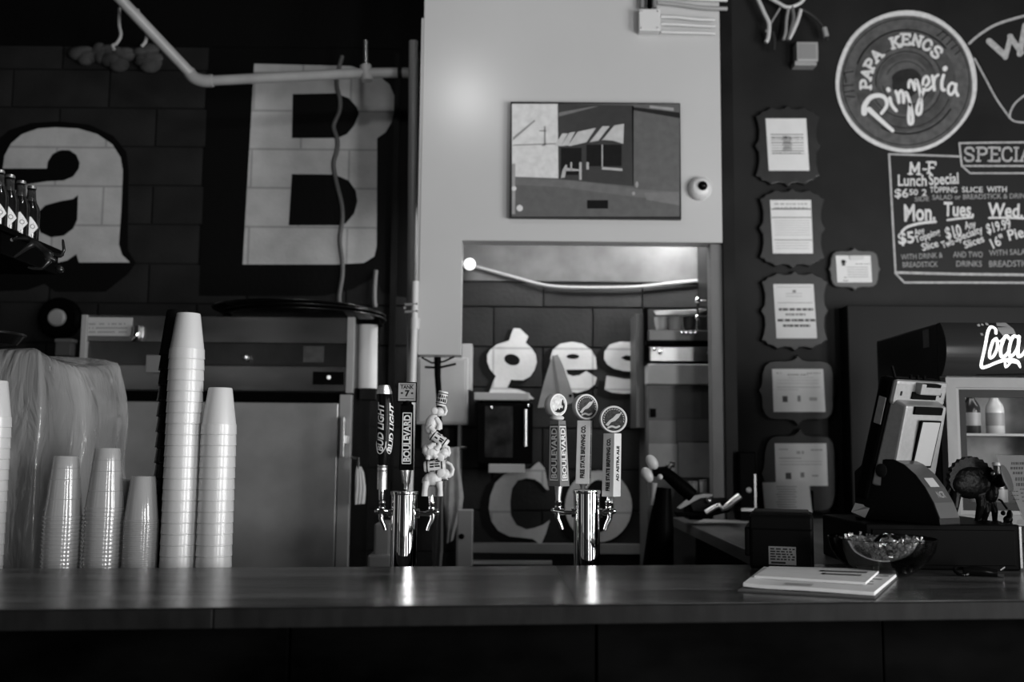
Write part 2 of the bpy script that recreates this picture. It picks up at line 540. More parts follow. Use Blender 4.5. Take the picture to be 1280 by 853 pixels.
def with_shadow(out, holes, dx=-7, dy=5, label=''):
    cx = sum(p[0] for p in out) / len(out); cy = sum(p[1] for p in out) / len(out)
    sh = [(cx + (a-cx)*1.10 + dx, cy + (b-cy)*1.08 + dy) for a, b in out]
    painted([sh], .002 + with_shadow.n * .0003, m_black_paint, 'painted_shadow')
    painted([out] + holes, .0045, m_letter, 'painted_letter', label)
    with_shadow.n += 1
with_shadow.n = 0
g_out = [(642,410.7),(650,411),(660.5,421),(657,428.5),(664,435),(669.7,443.5),(671,453),(668,463),(662.6,471),(654,475.5),(644,475.5),(639,474.7),(637,479),(634,485),(648,487),(660,492),(668,499),(608,500),(614,485),(616.6,477),(620,470.6),(612.5,462),(609,452.5),(609,444),(612.5,437.8),(620.8,431),(630.6,428),(636.4,426),(639,418)]
with_shadow(g_out, [ell(640, 450, 10, 7, 20, .25)], label='pale painted lower case letter g')
e_out = [(700,430),(715,427.5),(728,430),(739,437.5),(744.5,447.5),(746,462),(707.5,462.5),(709.5,468),(716,470.5),(724,469.5),(732.5,464),(746,472.5),(743.5,481),(735,487.5),(722,491.5),(711,490),(701,484),(693.5,472),(689,457),(688,447),(691,437.5)]
with_shadow(e_out, [ell(716, 446, 8, 3.2, 18)], label='pale painted lower case letter e')
s_out = [(805,431),(790,428),(775,427.5),(762,431),(755.5,440),(755,449),(759,456),(767,461),(780,464),(795,465),(800,469),(795,474),(780,474),(765,471),(758,470),(755.5,487.5),(765,491),(780,492.5),(800,491),(814,484),(818,472),(812,460),(800,454),(782,451),(776,447.5),(782,444.5),(796,446),(805,447)]
with_shadow(s_out, [], label='pale painted lower case letter s')
C_out = [(686,613),(682.5,612),(675.5,604),(668.5,599.5),(658,598),(647,601),(640,611),(637.7,627),(638.6,644.4),(645.6,656.7),(658,662),(668.5,660),(679,656),(687.5,650),(682.5,667),(677,679.6),(673.7,679.6),(666,674),(652.6,672.5),(636.8,670.8),(622.8,663.7),(614,651.4),(611,635.6),(613,619.8),(619,604),(630,593.4),(645.6,588),(663,586.4),(668.5,581),(673.7,577.6),(677,581),(681,586),(684,602)]
with_shadow(C_out, [], label='pale painted capital letter C')
with_shadow(ell(748, 633, 42, 45, 32), [ell(748, 633, 19, 33, 24)], label='pale painted letter o')
# unpainted lower ledge and a pale ceiling soffit seen through the opening
obj('skirting_band', MB().pbox(588, 680, 800, 692, YW - .03, .03), m_grey, wall)
obj('lower_trim', MB().pbox(588, 702, 690, 706, YW - .05, .05), m_greyl, wall)
# plaster band on the upper wall above the coursed part inside the opening
gsof = MB().pbox(560, 300, 905, 352, YW - .012, .012)
obj('plaster_band', gsof, mat('plaster', .045, .7, var=.35, scale=9), wall)

# hanging pale panel: header plus a leg that stops in mid air
hd = MB()
a, b = P(527, 200, YH), P(903, 303.5, YH)
c = P(576.5, 380, YH); d = P(540, 443.5, YH)
hd.box((a.x, YH, b.z), (b.x, YH + .10, 3.9))
hd.box((a.x, YH, d.z), (c.x, YH + .10, b.z - .0))
hp = struct('wall_middle', hd, m_header, 'pale painted partition panel with a cut out opening, framed picture on it')
obj('edge_trim', MB().box((a.x - .012, YH + .005, P(525, 440, YH).z), (a.x, YH + .1, P(525, 22, YH).z)), m_header, hp)
# dark post and return that close the panel on the right
q0, q1 = P(904, 300, YH), P(913, 300, YH)
po = MB().box((q0.x, YH + .0, 0), (q1.x + .02, YR + .0, 3.9))
struct('trim_1', po, m_post, 'dark vertical post between the pale panel and the chalkboard wall')
pj = MB().box((P(891, 450, YH).x, YH + .02, ZB - .1), (q0.x, YH + .10, P(893, 304.5, YH).z))
struct('trim_2', pj, mat('jamb_paint', .13, .5, var=.15, scale=5), 'grey jamb on the right side of the opening')
struct('wall_right', MB().box((q1.x + .021, YR, 0), (4.6, YR + .2, 3.9)), m_chalkwall, 'black chalkboard painted wall with plaques and chalk lettering')

# ------------------------------------------------------------------ the bar
fl, fr_ = PZ(-30, 762.5, ZB), PZ(1310, 750, ZB)
bk_l, bk_r = PZ(-30, 711.5, ZB), PZ(1310, 704, ZB)
fdir = (fr_ - fl).normalized()
def ext(p, q, x):
    t = (x - p.x) / (q.x - p.x); return p + (q - p) * t
XL, XR = -2.3, 2.3
F0, F1 = ext(fl, fr_, XL), ext(fl, fr_, XR)
B0, B1 = ext(bk_l, bk_r, XL), ext(bk_l, bk_r, XR)
seamF, seamB = ext(fl, fr_, PZ(722, 756, ZB).x), ext(bk_l, bk_r, PZ(694, 708, ZB).x)
bar = thing('bar_counter', 'long dark wooden bar counter running across the whole picture', 'bar counter', (0, F0.y, 0))
TH = .038
def slab_top(name, f0, f1, b1, b0, z0, z1, m, **k):
    mb = MB()
    vs = [(f0.x, f0.y, z0), (f1.x, f1.y, z0), (b1.x, b1.y, z0), (b0.x, b0.y, z0), (f0.x, f0.y, z1), (f1.x, f1.y, z1), (b1.x, b1.y, z1), (b0.x, b0.y, z1)]
    mb.add(vs, [(0,3,2,1),(4,5,6,7),(0,1,5,4),(1,2,6,5),(2,3,7,6),(3,0,4,7)])
    return obj(name, mb, m, bar, **k)
# long staves, laid side by side, each a little different
NS = 7
sv = [mat('bar_stave_%s' % n, v, .25, var=.75, scale=1.0, stretch=(2.6, 24, 8), bump=.22, bscale=2.0, spec=.55) for n, v in (('dark', .024), ('mid', .046), ('light', .078))]
for side in (0, 1):
    for k in range(NS):
        t0, t1 = k / NS, (k + 1) / NS
        if side == 0:
            a0, a1, s0, s1 = F0.lerp(B0, t0), F0.lerp(B0, t1), seamF.lerp(seamB, t0), seamF.lerp(seamB, t1)
            cor = (a0, s0, s1, a1)
        else:
            a0, a1, s0, s1 = F1.lerp(B1, t0), F1.lerp(B1, t1), seamF.lerp(seamB, t0), seamF.lerp(seamB, t1)
            e = Vector((.0012, 0, 0))
            cor = (s0 + e, a0, a1, s1 + e)
        gy = Vector((0, .0006, 0))
        slab_top('stave', cor[0], cor[1], cor[2] - gy, cor[3] - gy, ZB - .03, ZB, sv[(k * 2 + side + k // 3) % 3])
for m_ in sv:
    nt = m_.node_tree; b_ = nt.nodes['Principled BSDF']
    tc = nt.nodes.new('ShaderNodeTexCoord'); mp = nt.nodes.new('ShaderNodeMapping'); mp.inputs['Scale'].default_value = (3.5, 30, 8)
    n_ = nt.nodes.new('ShaderNodeTexNoise'); n_.inputs['Scale'].default_value = 1.0; n_.inputs['Detail'].default_value = 6; n_.inputs['Roughness'].default_value = .65
    r1 = nt.nodes.new('ShaderNodeMapRange'); r1.inputs[1].default_value = .35; r1.inputs[2].default_value = .68; r1.inputs[3].default_value = .10; r1.inputs[4].default_value = .95
    nt.links.new(tc.outputs['Object'], mp.inputs[0]); nt.links.new(mp.outputs[0], n_.inputs['Vector']); nt.links.new(n_.outputs['Fac'], r1.inputs[0]); nt.links.new(r1.outputs[0], b_.inputs['Specular IOR Level'])
# front nosing, slightly worn, in two lengths
nx = PZ(265, 762, ZB).x
dn = Vector((0, -.012, 0))
def nose(xa, xb, nm='edge_strip'):
    fa, fb = ext(fl, fr_, xa), ext(fl, fr_, xb)
    return slab_top(nm, fa + dn, fb + dn, fb - Vector((0, .0005, 0)), fa - Vector((0, .0005, 0)), ZB - TH, ZB - .001, m_bar_edge, bevel=.003)
nose(XL, nx - .001); nose(nx, XR)
# front panelling below, set back
xs = XL
k = 0
while xs < XR - .01:
    xe = min(xs + .62, XR)
    fa, fb = ext(fl, fr_, xs + .002), ext(fl, fr_, xe - .002)
    bkk = Vector((0, .10 + (.004 if k % 2 else 0), 0))
    slab_top('front_panel', fa + bkk, fb + bkk, fb + bkk + Vector((0, .03, 0)), fa + bkk + Vector((0, .03, 0)), .0, ZB - TH - .001, m_bar_front, bevel=.003)
    xs = xe; k += 1
slab_top('back_panel', B0 - Vector((0, .05, 0)), B1 - Vector((0, .05, 0)), B1 - Vector((0, .02, 0)), B0 - Vector((0, .02, 0)), .0, ZB - .031, m_bar_front)

# lower service counter behind the bar, where taps and cups stand
ZS = .93
YS0, YS1 = 2.665, 3.42
XS1 = .66
sc_ = thing('service_counter', 'low steel service counter hidden behind the bar that carries the taps and cups', 'counter', (0, 3, 0))
def behind(x, gap_): return ext(B0, B1, x).y + gap_
lp = [(-2.3, behind(-2.3, .03)), (XS1, behind(XS1, .03)), (XS1, YS1), (-2.3, YS1)]
obj('worktop', MB().prism(lp, lambda u, v, w_: (u, v, w_), ZS - .03, ZS), m_steel_d, sc_)
lp = [(-2.28, behind(-2.28, .05)), (XS1 - .02, behind(XS1 - .02, .05)), (XS1 - .02, YS1 - .02), (-2.28, YS1 - .02)]
obj('cabinet', MB().prism(lp, lambda u, v, w_: (u, v, w_), 0, ZS - .031), m_black, sc_)
# return counter on the right, as high as the bar
xr0 = .722
rc = thing('return_counter', 'wooden return counter running back from the bar on the right', 'counter', (1.5, 3.5, 0))
obj('worktop', MB().prism([(xr0, behind(xr0, .003)), (2.45, behind(2.45, .003)), (2.45, 4.5), (xr0, 4.5)], lambda u, v, w_: (u, v, w_), ZB - .042, ZB - .001), m_counter, rc, bevel=.003)
obj('base', MB().prism([(xr0 + .10, behind(xr0 + .1, .02)), (2.4, behind(2.4, .02)), (2.4, 4.48), (xr0 + .1, 4.48)], lambda u, v, w_: (u, v, w_), 0, ZB - .043), m_black, rc)

# ------------------------------------------------------------------ beer towers and faucets
YT = 2.74
SPX = (P(641, 640, YT) - P(640, 640, YT)).length     # metres per pixel at the taps
def px_lathe(mb, st, Y, n=24):
    """stations (px, py, radius in px): rings around a nearly vertical axis"""
    vs, fs = [], []
    for px, py, r_ in st:
        c = P(px, py, Y)
        vs += [(c.x + r_*SPX*math.cos(2*math.pi*k/n), c.y + r_*SPX*math.sin(2*math.pi*k/n), c.z) for k in range(n)]
    m = len(st)
    for i in range(m - 1):
        for k in range(n):
            fs.append((i*n+k, (i+1)*n+k, (i+1)*n+(k+1)%n, i*n+(k+1)%n))
    fs.append(tuple(range(n))); fs.append(tuple((m-1)*n+k for k in range(n))[::-1])
    return mb.add(vs, fs)

def tower(px, ptop, faucets, label):
    base = P(px, 700, YT)
    t = thing('beer_tower', label, 'beer tap', (base.x, YT, ZS))
    H = P(px, ptop, YT).z - ZS
    r_ = 16.3 * SPX
    obj('column', MB().lathe([(r_, .012), (r_, H - .008)], 64, caps=False), mat('mirror_chrome', .8, .006, metal=1), t, smooth=True, world=False)
    obj('base_flange', MB().lathe([(r_*1.5, 0), (r_*1.5, .008), (r_*1.02, .014)], 48), m_chrome, t, smooth=True, world=False)
    obj('cap', MB().lathe([(r_*1.05, H - .010), (r_*1.07, H - .008), (r_*1.07, H - .002), (r_*1.0, H)], 48), m_chrome, t, smooth=True, world=False)
    for ang, reach, zf in faucets:
        f = bpy.data.objects.new('faucet', None); COL.objects.link(f)
        f.parent = t
        f.location = (0, 0, zf - ZS)
        f.rotation_euler = (0, 0, R(ang))
        f.empty_display_size = .02
        # local x points outwards
        obj('shank', MB().tube([(r_*.9, 0, 0), (r_ + .006, 0, 0)], .013, 16).tube([(r_ + .006, 0, 0), (reach - .006, 0, 0)], .0065, 12), m_chrome, f, smooth=True, world=False)
        bd = MB()
        bd.tube([(reach - .014, 0, .001), (reach + .012, 0, .005)], [.009, .0085], 14)
        bd.ball((reach + .014, 0, .005), .0075, 8)
        bd.tube([(reach + .002, 0, .002), (reach + .003, 0, -.014), (reach - .006, 0, -.032), (reach - .010, 0, -.045)], [.0085, .0075, .006, .0058], 14)
        obj('spout', bd, m_chrome, f, smooth=True, world=False)
        cl = MB().lathe([(.006, .008), (.0095, .012), (.0098, .018), (.007, .022), (.0095, .026), (.0095, .031), (.0055, .034), (.0045, .050)], 20, Matrix.Translation((reach, 0, 0)))
        obj('collar', cl, m_chrome, f, smooth=True, world=False)
    return t
zf = P(478, 642, YT).z
tower(504, 614, [(180, 27.5*SPX, zf), (0, 34.5*SPX, zf), (82, 27*SPX, zf)], 'chrome beer tower on the left with dark, square topped and white animal tap handles')
zf2 = P(700, 641, YT).z
tower(733.5, 612.5, [(180, 35.5*SPX, zf2), (0, 27*SPX, zf2), (98, 27*SPX, zf2)], 'chrome beer tower on the right with three round topped tap handles')

def facemap(o, ux, uy, s_):
    """flat lettering (u right, v up) laid on a face: origin o, axes ux, uy, scale"""
    o, ux, uy = Vector(o), Vector(ux), Vector(uy)
    return lambda u, v: o + ux * (u * s_) + uy * (v * s_)

# --- left tower, left handle: dark bat shaped handle with slanted lettering
h = thing('tap_handle', 'black bat shaped tap handle with silver ribbed cap and white slanted lettering', 'tap handle', P(478, 626, YT), group=None)
px_lathe(g1 := MB(), [(480.5, 493, 9.6), (481.5, 500, 10.2), (481.5, 530, 10.6), (480.8, 550, 10.3), (479.5, 568, 8.4), (478.6, 582, 6.8)], YT)
obj('grip', g1, m_black_gloss, h, smooth=True)
px_lathe(g2 := MB(), [(480.2, 493, 10.2), (480.2, 489.5, 10.2), (480.2, 489, 9.3), (480.2, 486.8, 9.3), (480.2, 486.3, 8.2), (480.2, 484.4, 8.2), (480.2, 484, 7.4), (480.2, 482, 7.2)], YT)
obj('cap', g2, m_satin, h, smooth=True)
px_lathe(g3 := MB(), [(477.6, 612, 6.4), (477.8, 590, 6.5), (477.9, 589, 6.0), (477.9, 588, 6.5), (478, 585, 6.5), (478, 584, 6.0), (478, 583, 6.5), (478.2, 581, 6.5)], YT)
obj('ferrule', g3, m_satin, h, smooth=True)
px_lathe(g4 := MB(), [(477.0, 626, 3.4), (477.2, 623, 4.0), (477.6, 612, 4.6)], YT)
obj('neck', g4, m_chrome, h, smooth=True)
def wrap_text(s_, y0, y1, height_px, ang0, mb, axis, bold=.03, shear=.3):
    """lettering running up a round handle, wrapped on its surface"""
    pts, fcs, wd = text(s_, bold, shear, 1.0, 6)
    def fn(u, v):
        py = y0 + (y1 - y0) * (u / wd)
        cx, r_ = axis(py)
        an = ang0 - (v - .5) * height_px / r_
        c = P(cx, py, YT)
        rr = (r_ + .25) * SPX
        return (c.x + rr * math.sin(an), c.y - rr * math.cos(an), c.z)
    mb.flat((pts, fcs), fn)
def bat_axis(py):
    st = [(493, 480.5, 9.6), (500, 481.5, 10.2), (530, 481.5, 10.6), (550, 480.8, 10.3), (568, 479.5, 8.4), (582, 478.6, 6.8)]
    for (a, ca, ra), (b, cb, rb) in zip(st, st[1:]):
        if py <= b or b == 582:
            t = (py - a) / (b - a); return ca + (cb - ca) * t, ra + (rb - ra) * t
lt = MB()
wrap_text('BUD LIGHT', 565, 503, 8.2, R(-26), lt, bat_axis)
wrap_text('BUD LIGHT', 566, 504, 8.2, R(62), lt, bat_axis)
for ang0 in (-26, 62):
    pr = []
    for k in range(15):
        th = math.pi * k / 14
        pr.append((ang0 + 46 * math.cos(th), 552 + 15.5 * math.sin(th)))
    pts3 = []
    for a_, py in pr:
        cx, r_ = bat_axis(py); c = P(cx, py, YT); rr = (r_ + .25) * SPX
        pts3.append((c.x + rr*math.sin(R(a_)), c.y - rr*math.cos(R(a_)), c.z))
    lt.tube(pts3, [.0004] + [.0012]*13 + [.0004], 6)
obj('lettering', lt, m_white, h)

# --- left tower, middle handle: square plate over a tapered black bar
h = thing('tap_handle', 'black tapered tap handle with a square grey plate on top', 'tap handle', P(508, 614, YT))
yb = YT + .035
mb = MB()
c0, c1 = P(507.6, 588, yb), P(509, 507, yb)
def taper_bar(c0, c1, w0, w1, d0, d1, yaw):
    q = Matrix.Rotation(R(yaw), 3, 'Z')
    vs = []
    for c, w_, d_ in ((c0, w0, d0), (c1, w1, d1)):
        for sx, sy in ((-1,-1),(1,-1),(1,1),(-1,1)):
            vs.append(c + q @ Vector((sx*w_/2, sy*d_/2, 0)))
    return vs, [(3,2,1,0),(4,5,6,7),(0,1,5,4),(1,2,6,5),(2,3,7,6),(3,0,4,7)]
mb.add(*taper_bar(c0, c1, 18.6*SPX, 15.5*SPX, .034, .030, 8))
mb.lathe([(8*SPX, 0), (8*SPX, 2*SPX), (5.6*SPX, 3*SPX), (5.6*SPX, 7*SPX)], 20, Matrix.Translation(P(509, 508, yb)))
obj('grip', mb, m_black, h, bevel=.0015)
lab = MB()
q8 = Matrix.Rotation(R(8), 3, 'Z')
ux, nn = q8 @ Vector((1, 0, 0)), q8 @ Vector((0, -1, 0))
uz = (c1 - c0).normalized()
cc = c0.lerp(c1, .49)
fo = cc + nn * .0175
wl, hl = 10.8*SPX/2, 64*SPX/2
for x_, z_, a_, b_ in ((-wl, 0, .0011, hl), (wl, 0, .0011, hl), (0, -hl, wl, .0011), (0, hl, wl, .0011)):
    m4 = [fo + ux*(x_ + sx*a_) + uz*(z_ + sz*b_) for sx, sz in ((-1,-1),(1,-1),(1,1),(-1,1))]
    lab.add(m4, [(0,1,2,3)])
pts, fcs, wd = text('BOULEVARD', .035)
sc = 59*SPX / wd
lab.flat((pts, fcs), facemap(fo - uz*(59*SPX/2) + ux*(8.2*SPX/2), uz, -ux * (8.2*SPX / sc), sc))
obj('lettering', lab, m_white, h)
pl = MB()
ct = P(508.6, 490.5, yb)
def oriented_box(mb, c, ux, uy, uz, hx, hy, hz):
    vs = [c + ux*sx*hx + uy*sy*hy + uz*sz*hz for sz in (-1,1) for sx, sy in ((-1,-1),(1,-1),(1,1),(-1,1))]
    return mb.add(vs, [(0,3,2,1),(4,5,6,7),(0,1,5,4),(1,2,6,5),(2,3,7,6),(3,0,4,7)])
uzz = Vector((0, 0, 1))
oriented_box(pl, ct, ux, -nn, uzz, 12.4*SPX, .010, 12.8*SPX)
sq = obj('square_plate', pl, m_black, h, bevel=.001)
pf = MB(); oriented_box(pf, ct + nn*.0103, ux, -nn, uzz, 11.0*SPX, .0005, 11.4*SPX)
o = obj('plate_face', pf, m_paper_d, sq); o.location = Vector((0,0,0))
pt = MB()
f8 = ct + nn * .0112
pts, fcs, wd = text('TANK', .03)
pt.flat((pts, fcs), facemap(f8 + ux*(-8.4*SPX) + uzz*(4.0*SPX), ux*(16.8/wd/4.6), uzz, 4.6*SPX))
pts, fcs, wd = text('7', .05)
pt.flat((pts, fcs), facemap(f8 + ux*(-2.6*SPX) + uzz*(-5.2*SPX), ux, uzz, 7.2*SPX))
for zz in (9.6, -8.6):
    oriented_box(pt, f8 + uzz*(zz*SPX), ux, -nn, uzz, 9*SPX, .0001, .35*SPX)
for sx in (-1, 1):
    pt.add([f8 + ux*(sx*a_*SPX) + uzz*(b_*SPX) for a_, b_ in ((8.5,-1.5),(6.5,-3),(4.5,-1.5),(6.5,0))], [(0,1,2,3)])
obj('plate_print', pt, m_ink, sq)
nk = MB()
px_lathe(nk, [(507.8, 612, 3.2), (507.8, 606, 3.4), (507.7, 604, 5.0), (507.6, 588, 6.8)], yb)
obj('ferrule', nk, m_satin, h, smooth=True)

# --- left tower, right handle: three white elephants balanced on kegs
h = thing('tap_handle', 'white animal tap handle of three elephants stacked on small kegs', 'tap handle', P(539, 628, YT))
def pt3(px, py, d=0): return P(px, py, YT) + Vector((0, d * SPX, 0))
def blob(mb, px, py, d, rx, ry, rd, rot=0):
    c = pt3(px, py, d)
    T = Matrix.Translation(c) @ Matrix.Rotation(R(rot), 4, 'Y')
    mb.ball((0, 0, 0), (rx*SPX, rd*SPX, ry*SPX), 8, T)
def limb(mb, pts, r_): mb.tube([pt3(*p) for p in pts], [q*SPX for q in r_], 10)
def elephant(name, mb):
    o = obj(name, mb, m_ivory, h, smooth=True, sharp=False)
    rm = o.modifiers.new('join', 'REMESH'); rm.mode = 'VOXEL'; rm.voxel_size = .0011; rm.use_smooth_shade = True
    sm = o.modifiers.new('soft', 'SMOOTH'); sm.factor = .5; sm.iterations = 3
    return o
e1 = MB()
blob(e1, 541, 599, 0, 11.5, 8.6, 8); blob(e1, 535, 600, 0, 6, 8, 7.5); blob(e1, 556, 593, 0, 6.6, 6.8, 6)
limb(e1, [(533, 602, -4), (531.5, 612, -4.4), (531, 620.5, -4.5)], [4.6, 3.6, 3.9]); limb(e1, [(534, 602, 4), (533.5, 612, 4.4), (533, 620, 4.5)], [4.6, 3.6, 3.9])
limb(e1, [(549, 602, -4), (550.5, 612, -4.4), (550.5, 620.5, -4.5)], [4.6, 3.4, 3.8]); limb(e1, [(549, 602, 4), (549, 612, 4.4), (549, 620, 4.5)], [4.4, 3.4, 3.8])
blob(e1, 551.5, 591, -5.5, 5.2, 6.6, 1.5, 20); blob(e1, 551.5, 591, 5.5, 5.2, 6.6, 1.5, 20)
limb(e1, [(560, 595, 0), (564.5, 593, 0), (566.2, 587, 0), (563.5, 581, 0), (558, 577.5, -1)], [3.8, 3.0, 2.5, 2.1, 1.7])
limb(e1, [(557, 598, -3.5), (560.5, 600, -4.5)], [1.4, .6]); limb(e1, [(529.5, 597, 0), (527.5, 604, 0)], [1.1, .8])
elephant('lower_elephant', e1)
def keg(px, py, ln, r_, tilt, d=0):
    T = Matrix.Translation(pt3(px, py, d)) @ Matrix.Rotation(R(tilt), 4, 'Y')
    k = MB()
    L = ln / 2 * SPX; q = r_ * SPX
    k.lathe([(q*.86, -L), (q*.98, -L*.92), (q*1.0, -L*.55), (q*1.06, 0), (q*1.0, L*.55), (q*.98, L*.92), (q*.86, L)], 24, T)
    o = obj('keg', k, m_ivory, h, smooth=True)
    bd = MB()
    for z in (-.68, .68):
        bd.lathe([(q*1.04, L*(z-.06)), (q*1.08, L*z), (q*1.04, L*(z+.06))], 24, T, caps=False)
    # dark lettering blocks round the staves
    rng = random.Random(int(px*7+py))
    for a_ in range(0, 360, 24):
        for z in (-.26, .26):
            if rng.random() < .25: continue
            w0, w1 = R(a_ + rng.uniform(-2, 3)), R(a_ + rng.uniform(12, 18))
            z0, z1 = L*(z - rng.uniform(.14, .26)), L*(z + rng.uniform(.14, .26))
            bd.add([T @ Vector((q*1.075*math.cos(w_), q*1.075*math.sin(w_), zz)) for w_, zz in ((w0,z0),(w1,z0),(w1,z1),(w0,z1))], [(0,1,2,3)])
    o2 = obj('keg_bands', bd, m_ink, o)
    o2.location = (0,0,0)
    return o
def fix_sub(o2, o): pass
keg(543.5, 583, 27, 7.2, 86)
e2 = MB()
blob(e2, 539.5, 565.5, 0, 11, 8.8, 8); blob(e2, 533, 563, 0, 5.5, 7, 6.5); blob(e2, 555, 567, 0, 6.2, 6.6, 6)
limb(e2, [(545, 562, -4), (550, 557, -4.5), (549, 553, -4)], [4, 3.2, 2.8]); limb(e2, [(536, 560, -4), (541, 556, -4.5), (545, 556, -4)], [4, 3.0, 2.6])
limb(e2, [(543, 569, -4), (546, 573, -5)], [3.6, 3]); limb(e2, [(536, 570, -4), (535, 575, -4.5)], [3.6, 3])
blob(e2, 551, 572, -5, 4.6, 5.6, 1.5, -30); blob(e2, 551.5, 566, 5.5, 5, 6, 1.5)
limb(e2, [(559, 570, 0), (561.5, 566, 0), (560.5, 560, 0), (556, 557, -1)], [3.2, 2.6, 2.2, 1.7])
limb(e2, [(530, 562, 0), (528.5, 567, 0)], [1.2, 1.4])
elephant('middle_elephant', e2)
keg(548.5, 549.5, 25, 7.0, 125)
e3 = MB()
blob(e3, 539.5, 529, 0, 8, 11.5, 7.5, 18); blob(e3, 537.5, 536, 0, 7, 7, 7.5); blob(e3, 549, 515, 0, 6.0, 5.8, 5.6)
limb(e3, [(545, 523, -3.5), (549.5, 531, -4), (548, 538, -4)], [3.4, 2.9, 2.8]); limb(e3, [(538, 534, -5), (543, 540, -6), (539.5, 541, -6)], [4.4, 3.4, 3])
limb(e3, [(545, 523, 3.5), (550, 530, 4), (550, 537, 4)], [3.4, 2.9, 2.8])
blob(e3, 543.5, 514, -4.5, 4.4, 4.6, 1.4, -15); blob(e3, 544, 513, 4.5, 4.4, 4.6, 1.4, -15)
limb(e3, [(552, 518, 0), (556, 518, 0), (558, 514, 0), (556.5, 509, 0), (555, 507, 0)], [3, 2.5, 2.0, 1.7, 1.5])
elephant('upper_elephant', e3)
keg(552.5, 498.5, 19, 6.4, 11)
sd = MB().pbox(531, 608, 551, 621, YT - .003, .006)
obj('plinth', sd, m_grey, h, bevel=.001)
px_lathe(nk := MB(), [(538.6, 629, 3.0), (538.6, 621, 3.4)], YT)
obj('ferrule', nk, m_chrome, h, smooth=True)

# --- right tower: square bar turned a corner towards us, with an oval badge on top
def turned_bar(name, label, cx0, y0, cx1, y1, half0, half1, yaw, mats, Y=YT):
    """four sided handle; yaw turns one edge towards the camera"""
    h = thing(name, label, 'tap handle', P(cx0, y0, Y))
    c0, c1 = P(cx0, y0, Y), P(cx1, y1, Y)
    mb = MB().add(*taper_bar(c0, c1, 2*half0*SPX, 2*half1*SPX, 2*half0*SPX, 2*half1*SPX, yaw))
    return h, mb, c0, c1
def face_text(mb, c0, c1, half0, half1, ang, s_, t0, t1, cap, bold=.03, off=.0006, box=False):
    """lettering running up one face of a tapered bar; ang is the direction its normal points (degrees from -Y towards +X)"""
    n_ = Vector((math.sin(R(ang)), -math.cos(R(ang)), 0))
    u_ = Vector((math.cos(R(ang)), math.sin(R(ang)), 0))
    pts, fcs, wd = text(s_, bold)
    def fn(u, v):
        t = t0 + (t1 - t0) * u / wd
        hh = (half0 + (half1 - half0) * t) * SPX
        return c0.lerp(c1, t) + n_ * (hh + off) - u_ * ((v - .5) * cap * SPX)
    mb.flat((pts, fcs), fn)
    if box:
        a_, b_ = t0 - .035, t1 + .035
        wv = .5 + .30
        def bar_(ua, ub, va, vb):
            vs = []
            for t, v in ((ua, va), (ub, va), (ub, vb), (ua, vb)):
                hh = (half0 + (half1 - half0) * t) * SPX
                vs.append(c0.lerp(c1, t) + n_ * (hh + off) - u_ * (v * cap * SPX))
            mb.add(vs, [(0,1,2,3)])
        e = .08
        bar_(a_, b_, -wv, -wv + e*1.4); bar_(a_, b_, wv - e*1.4, wv)
        bar_(a_, a_ + .02, -wv, wv); bar_(b_ - .02, b_, -wv, wv)
def disc(mb, c, r_, th, ang, n=32, squash=1.0):
    T = Matrix.Translation(c) @ Matrix.Rotation(R(ang), 4, 'Z') @ Matrix.Rotation(R(90), 4, 'X') @ Matrix.Diagonal((squash, 1, 1, 1))
    mb.lathe([(r_*.96, -th), (r_, -th*.8), (r_, th*.8), (r_*.96, th), (r_*.86, th), (r_*.84, th*.8)], n, T)

m_tan = mat('tap_grey_face', .14, .4, var=.1, scale=50)
h, mb, c0, c1 = turned_bar('tap_handle', 'narrow four sided tap handle with a white oval badge, leftmost on the right tower', 698.5, 608, 697.2, 526, 9.6, 7.2, -40, None)
obj('grip', mb, m_tan, h, bevel=.0008)
tx = MB()
for an in (-40, 50):
    face_text(tx, c0, c1, 9.6, 7.2, an, 'BOULEVARD', .12, .88, 8.2, .03, box=True)
obj('lettering', tx, m_white, h)
bp = MB()
for an in (-40, 50):
    n_ = Vector((math.sin(R(an)), -math.cos(R(an)), 0)); u_ = Vector((math.cos(R(an)), math.sin(R(an)), 0))
    vs = []
    for t, sgn in ((.07, -1), (.07, 1), (.94, 1), (.94, -1)):
        hh = (9.6 - 2.4*t) * SPX
        vs.append(c0.lerp(c1, t) + n_*(hh + .0003) + u_*(sgn*6.2*SPX))
    bp.add(vs, [(0,1,2,3)])
obj('label_panel', bp, mat('label_dark', .05, .4), h)
px_lathe(nk := MB(), [(697.8, 627, 3.2), (697.9, 621, 3.6), (698.4, 608, 5.2)], YT)
obj('ferrule', nk, m_satin, h, smooth=True)
px_lathe(nk := MB(), [(697, 526, 4.4), (696.5, 524.5, 8.0), (696.4, 522.5, 9.0), (696.2, 520.8, 8.0), (695.8, 519, 4.5)], YT)
obj('top_collar', nk, m_white, h, smooth=True)
dk = MB(); disc(dk, P(694.6, 506.5, YT), 14.4*SPX, 6.0*SPX, 38)
bd = obj('badge', dk, m_white, h, smooth=True)
n_ = Vector((math.sin(R(38)), -math.cos(R(38)), 0)); u_ = Vector((math.cos(R(38)), math.sin(R(38)), 0))
def badge_print(c, ang, r_, th, parent, dark):
    n_ = Vector((math.sin(R(ang)), -math.cos(R(ang)), 0)); u_ = Vector((math.cos(R(ang)), math.sin(R(ang)), 0))
    z_ = Vector((0, 0, 1))
    f0 = c + n_ * (th + .0004)
    mp = lambda off: (lambda u, v: f0 + n_*off + u_*(u*r_) + z_*(v*r_))
    fd = MB().flat(fill([ell(0, 0, .84, .84, 32)]), mp(0))
    obj('badge_face', fd, mat('badge_dark', .03, .55, var=.6, scale=160, spec=.15) if dark else mat('badge_light', .42, .25, var=.3, scale=120), parent)
    return mp
